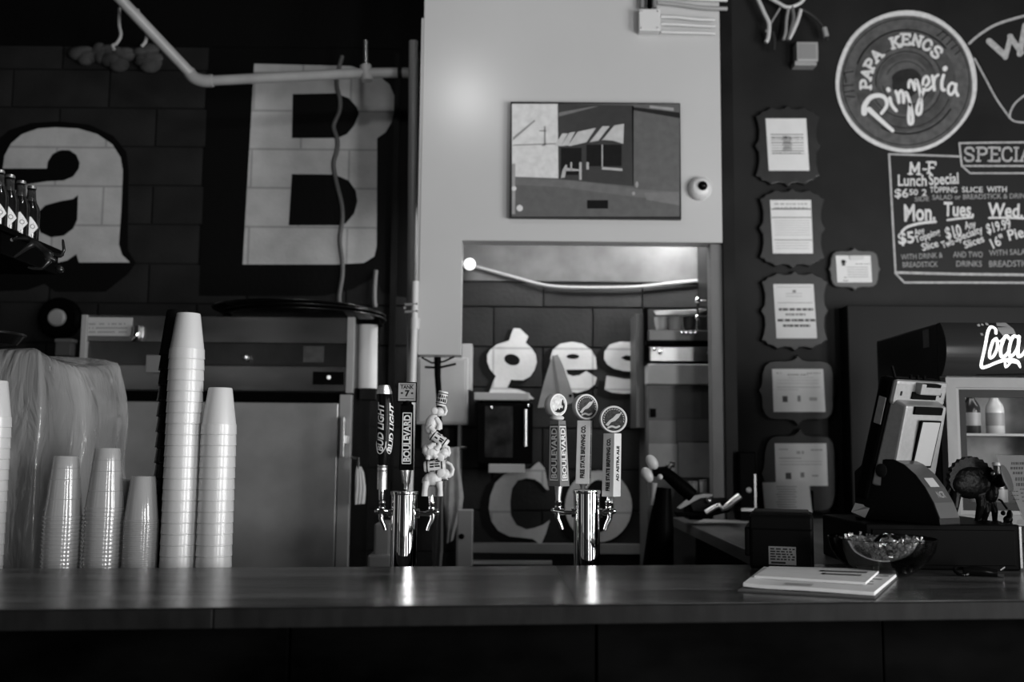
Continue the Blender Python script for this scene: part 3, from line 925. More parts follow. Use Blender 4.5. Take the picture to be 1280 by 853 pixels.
mp = badge_print(P(694.6, 506.5, YT), 38, 14.4*SPX, 6.0*SPX, bd, False)
pm = MB()
pm.flat(fill([[(-.55,-.55),(-.2,-.68),(.2,-.68),(.58,-.48),(.7,-.1),(.62,.2),(.5,.05),(.42,-.3),(.2,-.22),(.05,-.45),(-.1,-.3),(-.3,-.5)]]), mp(.0003))
pm.flat(fill([[(.30,.0),(.38,.45),(.5,.5),(.56,.1),(.5,-.1)]]), mp(.0003))
obj('badge_print', pm, m_ink, bd)

m_cream = mat('tap_cream', .50, .4, var=.05, scale=40)
def free_handle(cx0, y0, cx1, y1, bx, by, br, half, yaw, dang, label, t1s, t2s, angs, Y):
    h, mb, c0, c1 = turned_bar('tap_handle', label, cx0, y0, cx1, y1, half, half*.96, yaw, None, Y)
    mb2 = obj('grip', mb, m_cream, h, bevel=.0012)
    tx = MB()
    face_text(tx, c0, c1, half, half*.96, angs[0], t1s, .09, .92, 5.0, .05)
    face_text(tx, c0, c1, half, half*.96, angs[1], t2s, .24 if len(t2s) < 14 else .09, .80 if len(t2s) < 14 else .92, 5.8 if len(t2s) < 14 else 4.2, .05)
    obj('lettering', tx, m_ink, h)
    dk = MB(); cB = P(bx, by, Y); disc(dk, cB, br*SPX, 5.2*SPX, dang)
    bd = obj('badge', dk, m_cream, h, smooth=True)
    mp = badge_print(cB, dang, br*SPX, 5.2*SPX, bd, True)
    pm = MB()
    # a bird with spread tail over a scroll, and a ring of small print
    pm.flat(fill([[(-.62,-.42),(-.35,-.1),(-.05,.12),(.2,.38),(.42,.42),(.62,.55),(.5,.34),(.36,.12),(.1,-.12),(-.2,-.22),(-.42,-.5)]]), mp(.0003))
    pm.flat(ribbon([(-.42,-.62),(-.15,-.52),(.15,-.6),(.4,-.5)], .14), mp(.0004))
    for k in range(16):
        a_ = R(200 - k * 14)
        pm.flat(ribbon([(.72*math.cos(a_), .72*math.sin(a_)), (.76*math.cos(a_ - .1), .76*math.sin(a_ - .1))], .05, 0), mp(.0003))
    obj('badge_print', pm, mat('badge_pale', .34, .4), bd)
    px_lathe(nk := MB(), [(cx0 - .6, y0 + 8, 2.8), (cx0 - .3, y0 + 4, 3.2), (cx0, y0, 5.5)], Y)
    obj('ferrule', nk, m_satin, h, smooth=True)
free_handle(729, 605, 731, 526, 731.2, 509, 16.6, 8.6, -14, 24, 'cream tap handle with a round badge, middle one on the right tower', 'FREE STATE BREWING CO.', 'FREE STATE BREWING CO.', (-14, 76), YT + .035)
free_handle(764, 621, 765.6, 542, 766.4, 524.5, 17.2, 8.6, -38, 4, 'cream tap handle with a round badge, rightmost on the right tower', 'FREE STATE BREWING CO.', 'AD ASTRA ALE', (-38, 52), YT)

# ------------------------------------------------------------------ cups, stacked upside down on the service counter
def cup_mesh(name, rim_r, top_r, height, m, band=0.0, lip=.0007, th=.0007, n=40, rings=()):
    """inverted cup: open rim at z=0, closed base at z=height, thin wall"""
    if band:      # a nearly upright rim band with a small step above it
        out = [(rim_r + .0004, 0), (rim_r + .0004, .0018), (rim_r, .0024), (rim_r - band*.045, band), (rim_r - band*.045 - .0013, band + .0006)]
    else:
        out = [(rim_r + lip, 0), (rim_r + lip, .0042), (rim_r, .0056)]
    out += [(rim_r + (top_r - rim_r) * (z / height) + d, z) for z, d in rings]
    out += [(top_r + .0004, height - .004), (top_r - .0008, height - .0008), (top_r - .003, height), (top_r - .005, height - .0015), (.0008, height - .0015)]
    inn = [(.0008, height - .0015 - th), (top_r - .004, height - .0015 - th - .0005), (rim_r - th, .004), (rim_r + lip - th, 0)]
    mb = MB().lathe(out + inn, n, caps=False)
    me = mesh_of(name, mb, m, True)
    me.set_sharp_from_angle(angle=R(20))
    return me
def stack(me, name, px_b, px_t, ptop, pitch, n, Y, height, texts, grp, xyj=.0):
    """n cups; the topmost base shows at (px_t, ptop) in the view"""
    ztop = P(px_t, ptop, Y).z
    x = P((px_b + px_t) / 2, (705 + ptop) / 2, Y).x
    lab_top, lab = texts
    z = ztop - height
    made = 0
    while z > ZS - .0005 and made < n:
        o = bpy.data.objects.new(name, me)
        COL.objects.link(o)
        o.location = (x + random.uniform(-1, 1) * xyj, Y + random.uniform(-1, 1) * xyj, z)
        tag(o, lab_top if made == 0 else lab, 'cup', grp)
        z -= pitch; made += 1
    return z + pitch
S2 = SPX
YC = 2.735
def fit(ptop, px, pitch_px, height):
    """pitch adjusted so that the lowest rim sits exactly on the counter"""
    ztop = P(px, ptop, YC).z
    span = ztop - height - ZS
    n = max(1, round(span / (pitch_px * S2)))
    return span / n, n + 1
hA = 58.5 * S2
cw = cup_mesh('white_cup', 22.0*S2, 14.7*S2, hA, m_cup, band=12.6*S2)
cw.materials[0] = m_cup
pA, nA = fit(392, 235.6, 13.35, hA)
stack(cw, 'white_cup', 222.5, 235.6, 392, pA, nA, YC, hA, ('topmost white foam cup of the tall stack beside the black cups', 'white foam cup lower down in the tall white stack'), 'white cups in the tall stack')
pB, nB = fit(485, 276, 13.35, hA)
stack(cw, 'white_cup', 266.5, 276, 485, pB, nB, YC, hA, ('topmost white foam cup of the shorter stack, right of the tall one', 'white foam cup lower down in the shorter white stack'), 'white cups in the shorter stack')
hK = 60 * S2
ck = cup_mesh('black_cup', 20.5*S2, 13.5*S2, hK, m_cupb)
YK = 2.83
pK = 19.5 * S2 
ztk = P(212, 388, YK).z
nK = round((ztk - hK - ZS) / pK)
pK = (ztk - hK - ZS) / nK
stack(ck, 'black_cup', 211, 219, 388, pK, nK + 1, YK, hK, ('topmost black cup of the tall black stack', 'black cup lower down in the tall black stack behind the white cups'), 'black cups in the tall stack')
hC = 76 * S2
rg = []
for zz in (.30, .62, .80):
    rg += [(hC*zz - .001, 0), (hC*zz, .0009), (hC*zz + .0012, 0)]
cc_ = cup_mesh('clear_cup', 22.9*S2, 15.2*S2, hC, m_clear, rings=rg, lip=.0021)
pC, nC = fit(570, 84, 4.9, hC)
stack(cc_, 'clear_cup', 74, 84, 570, pC, nC, YC, hC, ('topmost clear plastic cup of the leftmost clear stack', 'clear plastic cup lower down in the leftmost clear stack'), 'clear cups in the left stack')
pD, nD = fit(560, 135, 4.9, hC)
stack(cc_, 'clear_cup', 127, 135, 560, pD, nD, YC, hC, ('topmost clear plastic cup of the tallest clear stack, second from the left', 'clear plastic cup lower down in the second clear stack from the left'), 'clear cups in the middle stack')
hE = 56 * S2
ce = cup_mesh('clear_cup', 20.6*S2, 14.6*S2, hE, m_clear, lip=.0014)
pE, nE = fit(595, 180, 2.6, hE)
stack(ce, 'clear_cup', 173.5, 180, 595, pE, nE, YC, hE, ('topmost clear plastic cup of the short stack touching the white cups', 'clear plastic cup lower down in the short clear stack beside the white cups'), 'clear cups in the short stack')
pF = 2.6 * S2
YF = 2.86
ztf = P(160, 600, YF).z
nF = round((ztf - hE - ZS) / pF); pF = (ztf - hE - ZS) / nF
stack(ce, 'clear_cup', 153, 160, 600, pF, min(nF + 1, 60), YF, hE, ('topmost clear plastic cup of the half hidden stack behind the others', 'clear plastic cup in the half hidden stack behind the short clear stack'), 'clear cups in the hidden stack')
# white stack cut by the left edge of the picture
pG, nG = fit(476, -8, 13.35, hA)
stack(cw, 'white_cup', -18, -8, 476, pG, nG, YC, hA, ('topmost white cup of the stack cut by the left edge of the picture', 'white cup lower down in the stack at the left edge of the picture'), 'white cups at the left edge')

# ------------------------------------------------------------------ things on the pale panel
# picture of a shop corner on a thin canvas box
YP = YH - .03
pic = thing('framed_picture', 'framed picture of a corner shop with striped awnings on the pale panel', 'picture', (P(744, 200, YP).x, YH, P(744, 200, YP).z))
mb = MB()
fx0, fx1 = P(637.5, 200, YP).x, P(851, 200, YP).x
fz0, fz1 = P(744, 273, YP).z, P(744, 128, YP).z
mb.box((fx0, YP, fz0), (fx1, YH - .001, fz1))
obj('frame', mb, mat('picture_edge', .02, .4), pic)
def pict(loop, layer, v, name='print'):
    return MB().flat(fill([loop]), onplane(YP, .0006 * layer)), v
PV = {}
def pp(v, loops, layer):
    k = round(v, 3)
    key = (k, layer)
    if key not in PV: PV[key] = MB()
    for lp in loops: PV[key].flat(fill([lp]), onplane(YP, .0005 * layer))
rect = lambda x0, y0, x1, y1: [(x0,y0),(x1,y0),(x1,y1),(x0,y1)]
pp(.10, [rect(639.5, 130, 849.5, 271)], 1)                       # street
pp(.62, [[(640,130),(697,130),(698,223),(640,221)]], 2)           # pale wall on the left
pp(.035, [[(697,130),(792,132),(792,233),(698,224)]], 2)          # dark shop front
pp(.105, [[(790,133),(849.5,136),(849.5,240),(791,233)]], 2)      # brick side
pp(.02, [[(792,134),(849.5,141),(849.5,148),(792,138)]], 3)
pp(.30, [[(812,132),(842,135),(842,139),(812,135)]], 4)
pp(.15, [[(698,141),(742,133),(748,133),(698,146)]], 3)
pp(.13, [[(640,222),(720,226),(800,237),(849,240),(849,252),(790,246),(700,234),(640,231)]], 3)
pp(.16, [[(805,241),(849,240),(849,257),(808,250)]], 4)
aw = [[(693,182),(703,167),(710,167),(701,183)],[(701,183),(712,166),(719,165),(710,182)],[(710,182),(722,165),(745,160),(733,178),(712,183)],[(737,178),(753,158),(762,158),(748,176)],[(752,176),(768,157),(780,155),(779,180),(766,176),(752,175)]]
pp(.48, aw, 4)
pp(.012, [rect(701,185,727,219), rect(733,181,777,208)], 3)
pp(.42, [rect(752,181,753.5,209), [(753,209),(778,211),(778,214),(752,212)], rect(724,203,727,225), [(708,210),(724,212),(724,214),(706,214)], [(703,213),(707,206),(709,207),(706,222),(701,223)], rect(733,203,736,212), rect(713,203,715,213)], 4)
pp(.24, [rect(680,158,682,182), rect(674,163,683,164.5), rect(677,181,681,182.5), [(641,181),(697,179),(697,180.5),(641,182.5)], [(641,172),(668,150),(669,151.5),(641,176)]], 3)
pp(.30, [ell(796,231,2,4,12), ell(792,242,2,2.4,12), rect(640,205,644,268)], 4)
pp(.65, [ell(649.5,260.5,4,4,16), ell(642.5,236,3,3,14)], 5)
pp(.008, [rect(734,250.5,760,261)], 5)
pg = bpy.data.objects.new('print', None); COL.objects.link(pg); pg.parent = pic
for i, ((v, layer), mb_) in enumerate(sorted(PV.items(), key=lambda t: t[0][1])):
    o = obj('printed_area', mb_, mat('print_%d' % int(v*1000), v, .35, var=.12, scale=30), pg)
# dome camera
c = P(874.5, 236.5, YH)
dm = thing('dome_camera', 'white round dome camera beside the framed picture', 'camera', (c.x, YH, c.z))
TX = Matrix.Rotation(R(90), 4, 'X')
obj('base', MB().lathe([(.052, 0), (.053, .012), (.050, .022), (.040, .034), (.030, .040)], 32, TX), m_white, dm, smooth=True, world=False)
obj('lens', MB().ball((.006, -.040, .004), .021, 10), m_black_gloss, dm, smooth=True, world=False)
# junction box and conduits at the top
c = P(812, 24, YH)
jb = thing('junction_box', 'small white junction box at the top of the pale panel', 'junction box', (c.x, YH, c.z))
b0, b1 = P(799, 38, YH - .05), P(825.5, 11, YH - .05)
obj('box', MB().box((b0.x, YH - .05, b0.z), (b1.x, YH - .001, b1.z)), m_white, jb, bevel=.004)
sc4 = MB()
for (sx, sy) in ((802, 14), (822, 14), (802, 35), (822, 35)):
    q = P(sx, sy, YH - .05); sc4.ball((q.x, YH - .052, q.z), .004, 6)
obj('screw', sc4, m_satin, jb, smooth=True)
for (xa) in (802, 812, 818):
    t = tag(obj('conduit_pipe', MB().tube([P(xa, 10, YH - .025), P(xa, -20, YH - .025)], .011, 12), m_grey if xa != 812 else m_black, smooth=True), 'short upright conduit entering the white junction box, %s' % {802: 'left one', 812: 'dark middle one', 818: 'right one'}[xa], 'conduit')
for i, (ya, yb_, lab) in enumerate(((19, 25, 'upper of the three'), (28, 33, 'middle of the three'), (38, 42, 'lowest of the three'))):
    tag(obj('cable', MB().tube([P(826, ya + 2, YH - .02), P(845, ya + 2.5, YH - .022), P(870, yb_ - 1, YH - .02), P(894, yb_, YH - .02)], .0075, 10, smooth=5), m_white, smooth=True), 'pale cable running right from the junction box, ' + lab, 'cable', 'cables from the junction box')
for i, (ya, yb_, lab) in enumerate(((-6, 0, 'pale cable along the very top of the panel, upper one'), (3, 11, 'pale cable along the very top of the panel, lower one'))):
    tag(obj('cable', MB().tube([P(822, ya, YH - .02), P(850, ya + 3, YH - .02), P(880, yb_ - 1, YH - .02), P(909, yb_, YH - .02)], .0095, 10, smooth=5), m_white if i == 0 else m_greyl, smooth=True), lab, 'cable', 'cables along the panel top')

# ------------------------------------------------------------------ left background
# white waste pipe beside the panel, with a thinner bright riser in front
YV = 4.42
tag(obj('drain_pipe', MB().tube([P(517, 52, YV), P(514.5, 490, YV)], .022, 20), mat('grey_pipe', .24, .4), smooth=True), 'thick grey upright pipe along the left edge of the pale panel', 'pipe')
rp = thing('riser_pipe', 'thin bright white upright pipe in front of the thick grey pipe', 'pipe', P(514, 700, YV - .06))
YRI = YH - .03
obj('pipe', MB().tube([P(519.5, 352, YRI), P(518.5, 400, YRI), P(516, 470, YRI), P(513, 560, YRI), P(510, 700, YRI)], .0155, 16), m_white, rp, smooth=True)
obj('coupling', MB().tube([P(519, 398, YRI), P(518.6, 412, YRI)], .020, 16), m_white, rp, smooth=True)
obj('clamp', MB().tube([P(506, 381, YRI - .01), P(522, 380, YRI - .01)], .006, 8).tube([P(506, 390, YRI - .01), P(522, 389, YRI - .01)], .006, 8).tube([P(506, 385, YRI), P(506, 385, YV)], .006, 8), m_grey, rp, smooth=True)
# sloping and level conduit across the top left
YQ = 4.6
cp = thing('conduit_pipe', 'long pale conduit that slopes down and then runs level above the letter B', 'conduit', P(245, 100, YQ))
obj('sloping_run', MB().tube([P(140, -12, YQ - .25), P(240, 94, YQ)], .026, 18), m_pvc, cp, smooth=True)
obj('elbow', MB().tube([P(236, 90, YQ), P(243, 97.5, YQ), P(254, 101, YQ), P(266, 101, YQ)], .030, 18, smooth=5), m_pvc, cp, smooth=True)
obj('level_run', MB().tube([P(262, 101, YQ), P(380, 95, YQ), P(455, 91.5, YQ), P(513, 91, YQ)], .024, 18, smooth=4), m_pvc, cp, smooth=True)
obj('joint', MB().tube([P(497.5, 91.3, YQ), P(503, 91.2, YQ)], .027, 18), m_post, cp, smooth=True)
hg = thing('pipe_hanger', 'short bright metal hanger rod standing above the level conduit', 'hanger', P(457, 84, YQ))
obj('rod', MB().tube([P(457, 51, YQ), P(457.5, 86, YQ)], .012, 10), m_satin, hg, smooth=True)
obj('strap', MB().tube([P(457, 82, YQ), P(459, 101, YQ)], .028, 12), m_pvc, hg, smooth=True)
for i, (pts, lab) in enumerate((([(149.5, 10), (149, 30), (151, 44), (146, 54), (141, 57), (143, 62)], 'left'), ([(172, 12), (177, 32), (183, 42), (182, 52), (177, 58)], 'right'))):
    tag(obj('hook', MB().tube([P(a, b, 4.5) for a, b in pts], .008, 8, smooth=5), m_pvc, smooth=True), 'thin bent wire hook hanging under the sloping conduit, %s one' % lab, 'hook')
fo = MB()
rng = random.Random(4)
for k in range(26):
    px, py = 95 + 100 * rng.random() ** .7, 66 + rng.uniform(-5, 16)
    q = P(px, py, YW - .02)
    fo.ball((q.x, q.y, q.z), (rng.uniform(.03, .07), .03, rng.uniform(.02, .045)), 6)
o = tag(obj('spray_foam', fo, m_foam, smooth=True), 'lumpy dark patch of sprayed foam on the wall below the hooks', 'foam')
# crack-like cable down the letter B
tag(obj('cable', MB().tube([P(a, b, YW - .015) for a, b in ((428, 70), (424, 84), (421, 105), (425, 125), (424, 140), (417, 158), (422, 175), (421, 190), (417, 205), (421, 230), (427, 255), (428, 275), (425, 300), (428, 325), (428, 345), (424, 370), (425, 384))], .011, 8, smooth=4), mat('grey_cable', .10, .6), smooth=True), 'thin wavy grey cable hanging down across the letter B', 'cable')
tag(obj('cable', MB().tube([P(a, b, YW - .03) for a, b in ((470, 338), (469, 350), (468, 372), (469, 384))], .011, 8, smooth=4), mat('pale_cable', .16, .6), smooth=True), 'short pale cable on the wall right of the letter B foot', 'cable')
sd = MB().box((P(492, 200, YW).x, YW - .03, 1.2), (P(499, 200, YW).x, YW - .006, 3.4))
tag(obj('cable_channel', sd, m_post), 'dark upright channel on the wall left of the grey pipe', 'channel')

# stainless refrigerator / oven unit
YF_ = 4.32
fx0, fx1 = P(99, 420, YF_).x, P(442, 420, YF_).x
fzt = P(270, 395, YF_).z
fr = thing('steel_refrigerator', 'wide stainless steel refrigerator with a big door under the letter wall', 'refrigerator', ((fx0 + fx1) / 2, YF_ + .3, 0))
D = .55
obj('body', MB().box((fx0, YF_ + .035, .02), (fx1, YF_ + D, fzt)), m_steel_d, fr)
zz = lambda py: P(270, py, YF_).z
xx = lambda px, py=450: P(px, py, YF_).x
obj('frame_edge', MB().box((xx(99), YF_, zz(760)), (xx(106), YF_ + .034, fzt)), m_greyl, fr, bevel=.002)
obj('frame_edge', MB().box((xx(433), YF_, zz(490)), (xx(442), YF_ + .034, fzt)), m_greyl, fr, bevel=.002)
obj('header_panel', MB().box((xx(106), YF_ + .012, zz(428)), (xx(433), YF_ + .034, fzt)), m_steel, fr, bevel=.002)
obj('control_panel', MB().box((xx(106), YF_ + .026, zz(455)), (xx(433), YF_ + .034, zz(430))), m_steel_d, fr)
obj('lower_panel', MB().box((xx(106), YF_ + .012, zz(488)), (xx(433), YF_ + .034, zz(457))), m_steel, fr, bevel=.002)
obj('gap_strip', MB().box((xx(106), YF_ + .03, zz(502)), (xx(433), YF_ + .0345, zz(489))), m_black, fr)
obj('door', MB().box((xx(100), YF_ - .01, zz(800)), (xx(425), YF_ + .034, zz(503))), mat('door_steel', .52, .42, metal=.7, var=.3, scale=3), fr, bevel=.004)
hd_ = obj('door_trim', MB().box((xx(426), YF_ - .004, zz(800)), (xx(441), YF_ + .034, zz(492))), m_greyl, fr, bevel=.003)
obj('handle', MB().box((xx(430), YF_ - .05, zz(570)), (xx(435), YF_ - .012, zz(520))).tube([P(434, 545, YF_ - .02), P(433, 555, YF_ - .02)], .012, 10), m_satin, fr, bevel=.002)
obj('rating_plate', MB().box((xx(106.5), YF_ + .008, zz(421)), (xx(162), YF_ + .0119, zz(398))), mat('plate_paper', .42, .5), fr)
tx = MB()
for j in range(22):
    for yy in (404, 409, 414):
        if random.random() < .2: continue
        q0, q1 = P(111 + j * 2.2, yy, YF_ + .007), P(112.4 + j * 2.2, yy + 2.4, YF_ + .007)
        tx.add([(q0.x, YF_ + .0074, q0.z), (q1.x, YF_ + .0074, q0.z), (q1.x, YF_ + .0074, q1.z), (q0.x, YF_ + .0074, q1.z)], [(0, 1, 2, 3)])
obj('plate_print', tx, m_ink_l, fr)
obj('latch', MB().tube([P(171, 408, YF_ - .01), P(170, 420, YF_ - .012), P(166, 425, YF_ - .01)], .014, 10, smooth=4), m_chrome, fr, smooth=True)
obj('bracket', MB().pbox(182, 444, 203, 466, YF_ - .02, .03), m_grey, fr, bevel=.003)
obj('display', MB().pbox(391, 465, 430, 481, YF_ + .006, .005), m_black_gloss, fr)
dl = obj('indicator_light', MB().ball(tuple(P(411, 472, YF_ + .004)), .009, 6), mat('indicator', .5, .4, emit=.5), fr, smooth=True)
obj('sticker', MB().pbox(379, 433, 405, 453, YF_ + .024, .001), mat('sticker', .055, .5, var=.3, scale=30), fr)
obj('knob', MB().ball(tuple(P(307, 447, YF_ + .004)), .016, 8), m_satin, fr, smooth=True)

# pizza pans stacked on top of it, overhanging
def pan_at(px, py, Y, r_, lab, k):
    c = P(px, py, Y)
    t = thing('pizza_pan', lab, 'pan', c, group='dark pizza pans on the refrigerator')
    obj('disc', MB().lathe([(r_*.94, 0), (r_, .012), (r_*1.01, .013), (r_*1.01, .016), (r_*.985, .016), (r_*.93, .004)], 64), m_black_gloss, t, smooth=True, world=False)
    obj('rim', MB().tube([(r_*1.005*math.cos(a), r_*1.005*math.sin(a), .015) for a in [2*math.pi*k/48 for k in range(49)]], .0035, 6), m_steel_d, t, smooth=True, world=False)
    return t
pz = [(385, 394.5, 4.55, .36, 'lowest wide dark pizza pan on top of the refrigerator', 0), (385, 389.5, 4.56, .36, 'middle dark pizza pan in the pile on the refrigerator', 1), (372, 384.5, 4.57, .36, 'topmost dark pizza pan in the pile on the refrigerator', 2)]
for i, a_ in enumerate(pz):
    t = pan_at(*a_)
    t.location.z = fzt + .001 + .018 * i
    t.location.y = YF_ + .19
# round alarm bell and switch box on the wall
c = P(77, 399, YW)
al = thing('alarm_bell', 'round white alarm disc on a black backing on the wall left of the refrigerator', 'alarm', (c.x, YW, c.z))
obj('backing', MB().lathe([(.105, .0), (.105, .03), (.09, .045)], 36, TX @ Matrix.Translation((0, 0, .0))), m_black, al, smooth=True, world=False)
obj('disc', MB().lathe([(.044, .045), (.044, .060), (.036, .068)], 28, TX), m_greyl, al, smooth=True, world=False)
sb = thing('switch_box', 'small grey box on the wall just below the round alarm disc', 'switch', P(79, 432, YW - .03))
obj('box', MB().pbox(69, 426, 88, 445, YW - .06, .06), m_grey, sb, bevel=.004)
obj('cover', MB().pbox(68, 423.5, 90, 428, YW - .065, .065), m_greyl, sb, bevel=.003)

# between refrigerator and pipe: narrow steel strip, towel and dispenser
YG = 4.5
dp = thing('paper_towel_roll', 'pale upright roll holder between the refrigerator and the grey pipe', 'holder', P(455, 486, YG))
obj('roll', MB().tube([P(460, 404, YG), P(459, 486, YG)], .045, 24), mat('roll_paper', .66, .7), dp, smooth=True)
obj('cover', MB().pbox(446, 398, 474, 405, YG - .06, .12), m_black, dp, bevel=.003)
obj('base', MB().pbox(449, 486, 470, 500, YG - .05, .10), m_post, dp, bevel=.003)
obj('back_plate', MB().pbox(449, 398, 474, 500, YG + .055, .01), m_post, dp)
tw = MB()
nseg = 14
YL = 4.25
loop_t = [(446,583,451,584),(444.5,592,454,591),(444,602,455.5,602),(443.5,612,456.5,612),(443,622,456,620),(443,631,455,630)]
def drape(rows, Y, d=.018, n=10, waves=3, amp=.006):
    vs, fs = [], []
    for i, (x0, y0, x1, y1) in enumerate(rows):
        for side in (0, 1):
            for k in range(n):
                t = k / (n - 1)
                q = P(x0 + (x1-x0)*t, y0 + (y1-y0)*t, Y)
                off = amp * math.sin(waves * 2*math.pi*t + i*.4) * (i + 1) / len(rows)
                vs.append((q.x, q.y + off + (d if side else 0), q.z))
    m = 2*n
    ring = list(range(n)) + list(range(2*n - 1, n - 1, -1))
    for i in range(len(rows) - 1):
        for a, b in zip(ring, ring[1:] + ring[:1]):
            fs.append((i*m+a, i*m+b, (i+1)*m+b, (i+1)*m+a))
    fs.append(tuple(ring)[::-1]); fs.append(tuple((len(rows)-1)*m + r_ for r_ in ring))
    return MB().add(vs, fs)
tag(obj('hanging_towel', drape(loop_t, YL), mat('white_cloth', .75, .9), smooth=True), 'small white towel hanging beside the refrigerator door', 'towel')
tag(obj('towel_hook', MB().tube([P(448, 572, YL), P(448, 586, YL + .005)], .006, 8).tube([P(448, 574, YL), P(440, 572, YF_ - .004)], .006, 8), m_steel_d, smooth=True), 'dark hook carrying the small white towel', 'hook')
# grey electrical boxes under the panel leg, and a dark hanging tool
YE = 4.86
eb = thing('electrical_panel', 'grey electrical box below the pale panel leg', 'electrical box', P(552, 530, YE))
obj('box', MB().pbox(521, 447, 584.5, 531, YE, .13), m_greyl, eb, bevel=.004)
obj('cover', MB().pbox(524, 450, 581, 528, YE - .006, .006), m_greyl, eb, bevel=.002)
obj('side_duct', MB().pbox(577, 430, 590, 488, YE + .03, .10), m_greyl, eb, bevel=.003)
obj('conduit', MB().pbox(527, 531, 545, 560, YE + .02, .08), m_grey, eb, bevel=.003)
obj('riser', MB().pbox(571, 531, 576, 712, YE + .04, .06), m_grey, eb, bevel=.003)
tl = thing('hanging_tool', 'dark long handled tool hanging from a wire rack under the panel leg', 'tool', P(548, 490, YH + .06))
obj('handle', MB().tube([P(547, 447, YH + .06), P(547, 470, YH + .06), P(549, 500, YH + .06), P(549, 545, YH + .06)], [.016, .014, .013, .012], 12), m_black, tl, smooth=True)
obj('wire', MB().tube([P(531, 459, YH + .05), P(548, 460, YH + .05), P(570, 455, YH + .05)], .005, 8).tube([P(527, 447, YH + .05), P(540, 454, YH + .05), P(555, 452, YH + .05), P(568, 446, YH + .05)], .004, 8), m_black, tl, smooth=True)
ap = drape([(556,560,574,560),(557,585,574,586),(556,605,577,604),(555,625,579,622),(556,645,577,640),(558,665,570,660),(558,680,566,676)], 4.6, .03, 12, 2, .014)
tag(obj('hanging_cloth', ap, m_cloth, smooth=True), 'grey cloth hanging low below the electrical box', 'cloth')
ap = drape([(542,600,555,600),(543,640,553,640),(540,690,553,690),(541,712,551,712)], 4.55, .03, 10, 2, .012)
tag(obj('hanging_apron', ap, mat('dark_cloth', .10, .9), smooth=True), 'dark apron hanging left of the grey cloth', 'apron')
tag(obj('cloth_rail', MB().tube([P(532, 602, 4.56), P(556, 600, 4.565), P(556, 561, 4.615), P(582, 560, 4.62), P(582, 560, YW)], .007, 8), m_steel_d, smooth=True), 'thin dark rail carrying the hanging cloths', 'rail')
# pale tub and post low between the tower and the opening
tub = thing('plastic_tub', 'grey plastic tub behind the left beer tower', 'tub', P(488, 712, 3.9))
obj('body', MB().pbox(467, 655, 488, 700, 3.9, .2), m_grey, tub, bevel=.01)
obj('lid', MB().pbox(459, 694, 490, 712, 3.86, .28), m_grey, tub, bevel=.01)
tag(obj('low_stand', MB().box((P(455, 712, 3.86).x, 3.8, 0), (P(500, 712, 3.86).x, 4.2, P(480, 712, 3.86).z)), m_black), 'low black stand under the grey plastic tub', 'stand')
po_ = thing('wooden_post', 'short grey post at the lower left corner of the opening', 'post', P(580, 712, YH + .03))
obj('post', MB().box((P(571, 700, YH).x, YH + .02, 0), (P(590, 700, YH).x, YH + .10, P(580, 638, YH + .02).z)), m_grey, po_, bevel=.004)
obj('bolt', MB().ball(tuple(P(577, 671, YH + .018)), .012, 8), m_black, po_, smooth=True)

# ------------------------------------------------------------------ inside the opening
YI = 4.72
sh = thing('wall_shelf', 'pale shelf board under the painted letter g', 'shelf', P(632, 498, YI))
obj('board', MB().pbox(592.5, 491, 662, 500.5, YI, .27), m_greyl, sh, bevel=.003)
obj('bracket', MB().pbox(600, 501, 603, 520, YI + .05, .22), m_black, sh); obj('bracket', MB().pbox(652, 501, 655, 520, YI + .05, .22), m_black, sh)
mo = thing('microwave', 'black microwave sized box with a glossy front under the pale shelf', 'appliance', P(628, 585, YI))
obj('body', MB().pbox(596, 504, 666, 580, YI, .27), m_black, mo, bevel=.005)
obj('window', MB().pbox(606, 508, 641, 572, YI - .004, .004), mat('glossy_window', .02, .12, var=.8, scale=12), mo)
obj('handle', MB().tube([P(657, 512, YI - .02), P(657, 558, YI - .02)], .009, 10), m_satin, mo, smooth=True)
k_ = MB()
for (a, b) in ((614, 509.5), (660.5, 507.5)): k_.ball(tuple(P(a, b, YI - .008)), .008, 8)
obj('knob', k_, m_chrome, mo, smooth=True)
ls = thing('wall_shelf', 'lower pale ledge under the black box above the painted letter C', 'shelf', P(632, 590, YI))
obj('board', MB().pbox(610.5, 580.5, 656, 591.5, YI - .01, .28), m_greyl, ls, bevel=.003)
# pale triangular cloth over the letter e
pe = MB().prism([(690,446),(697,443),(703,455),(712,480),(719,503),(700,508),(672,510),(680,478)], lambda u, v, w_: tuple(P(u, v, YI - w_)), 0, .014)
hc = tag(obj('pizza_peel', pe, mat('peel_wood', .26, .6, var=.15, scale=12)), 'pale triangular peel hanging over the painted letter e', 'peel')
obj('fold', MB().prism([(690,446),(692,444),(701,498),(697,500)], lambda u, v, w_: tuple(P(u, v, YI - .014 - w_)), 0, .004), mat('peel_edge', .14, .6), hc)
obj('hole', MB().lathe([(.008, 0), (.008, .004)], 16, Matrix.Translation(P(713, 495, YI - .014)) @ TX), m_black, hc, smooth=True)

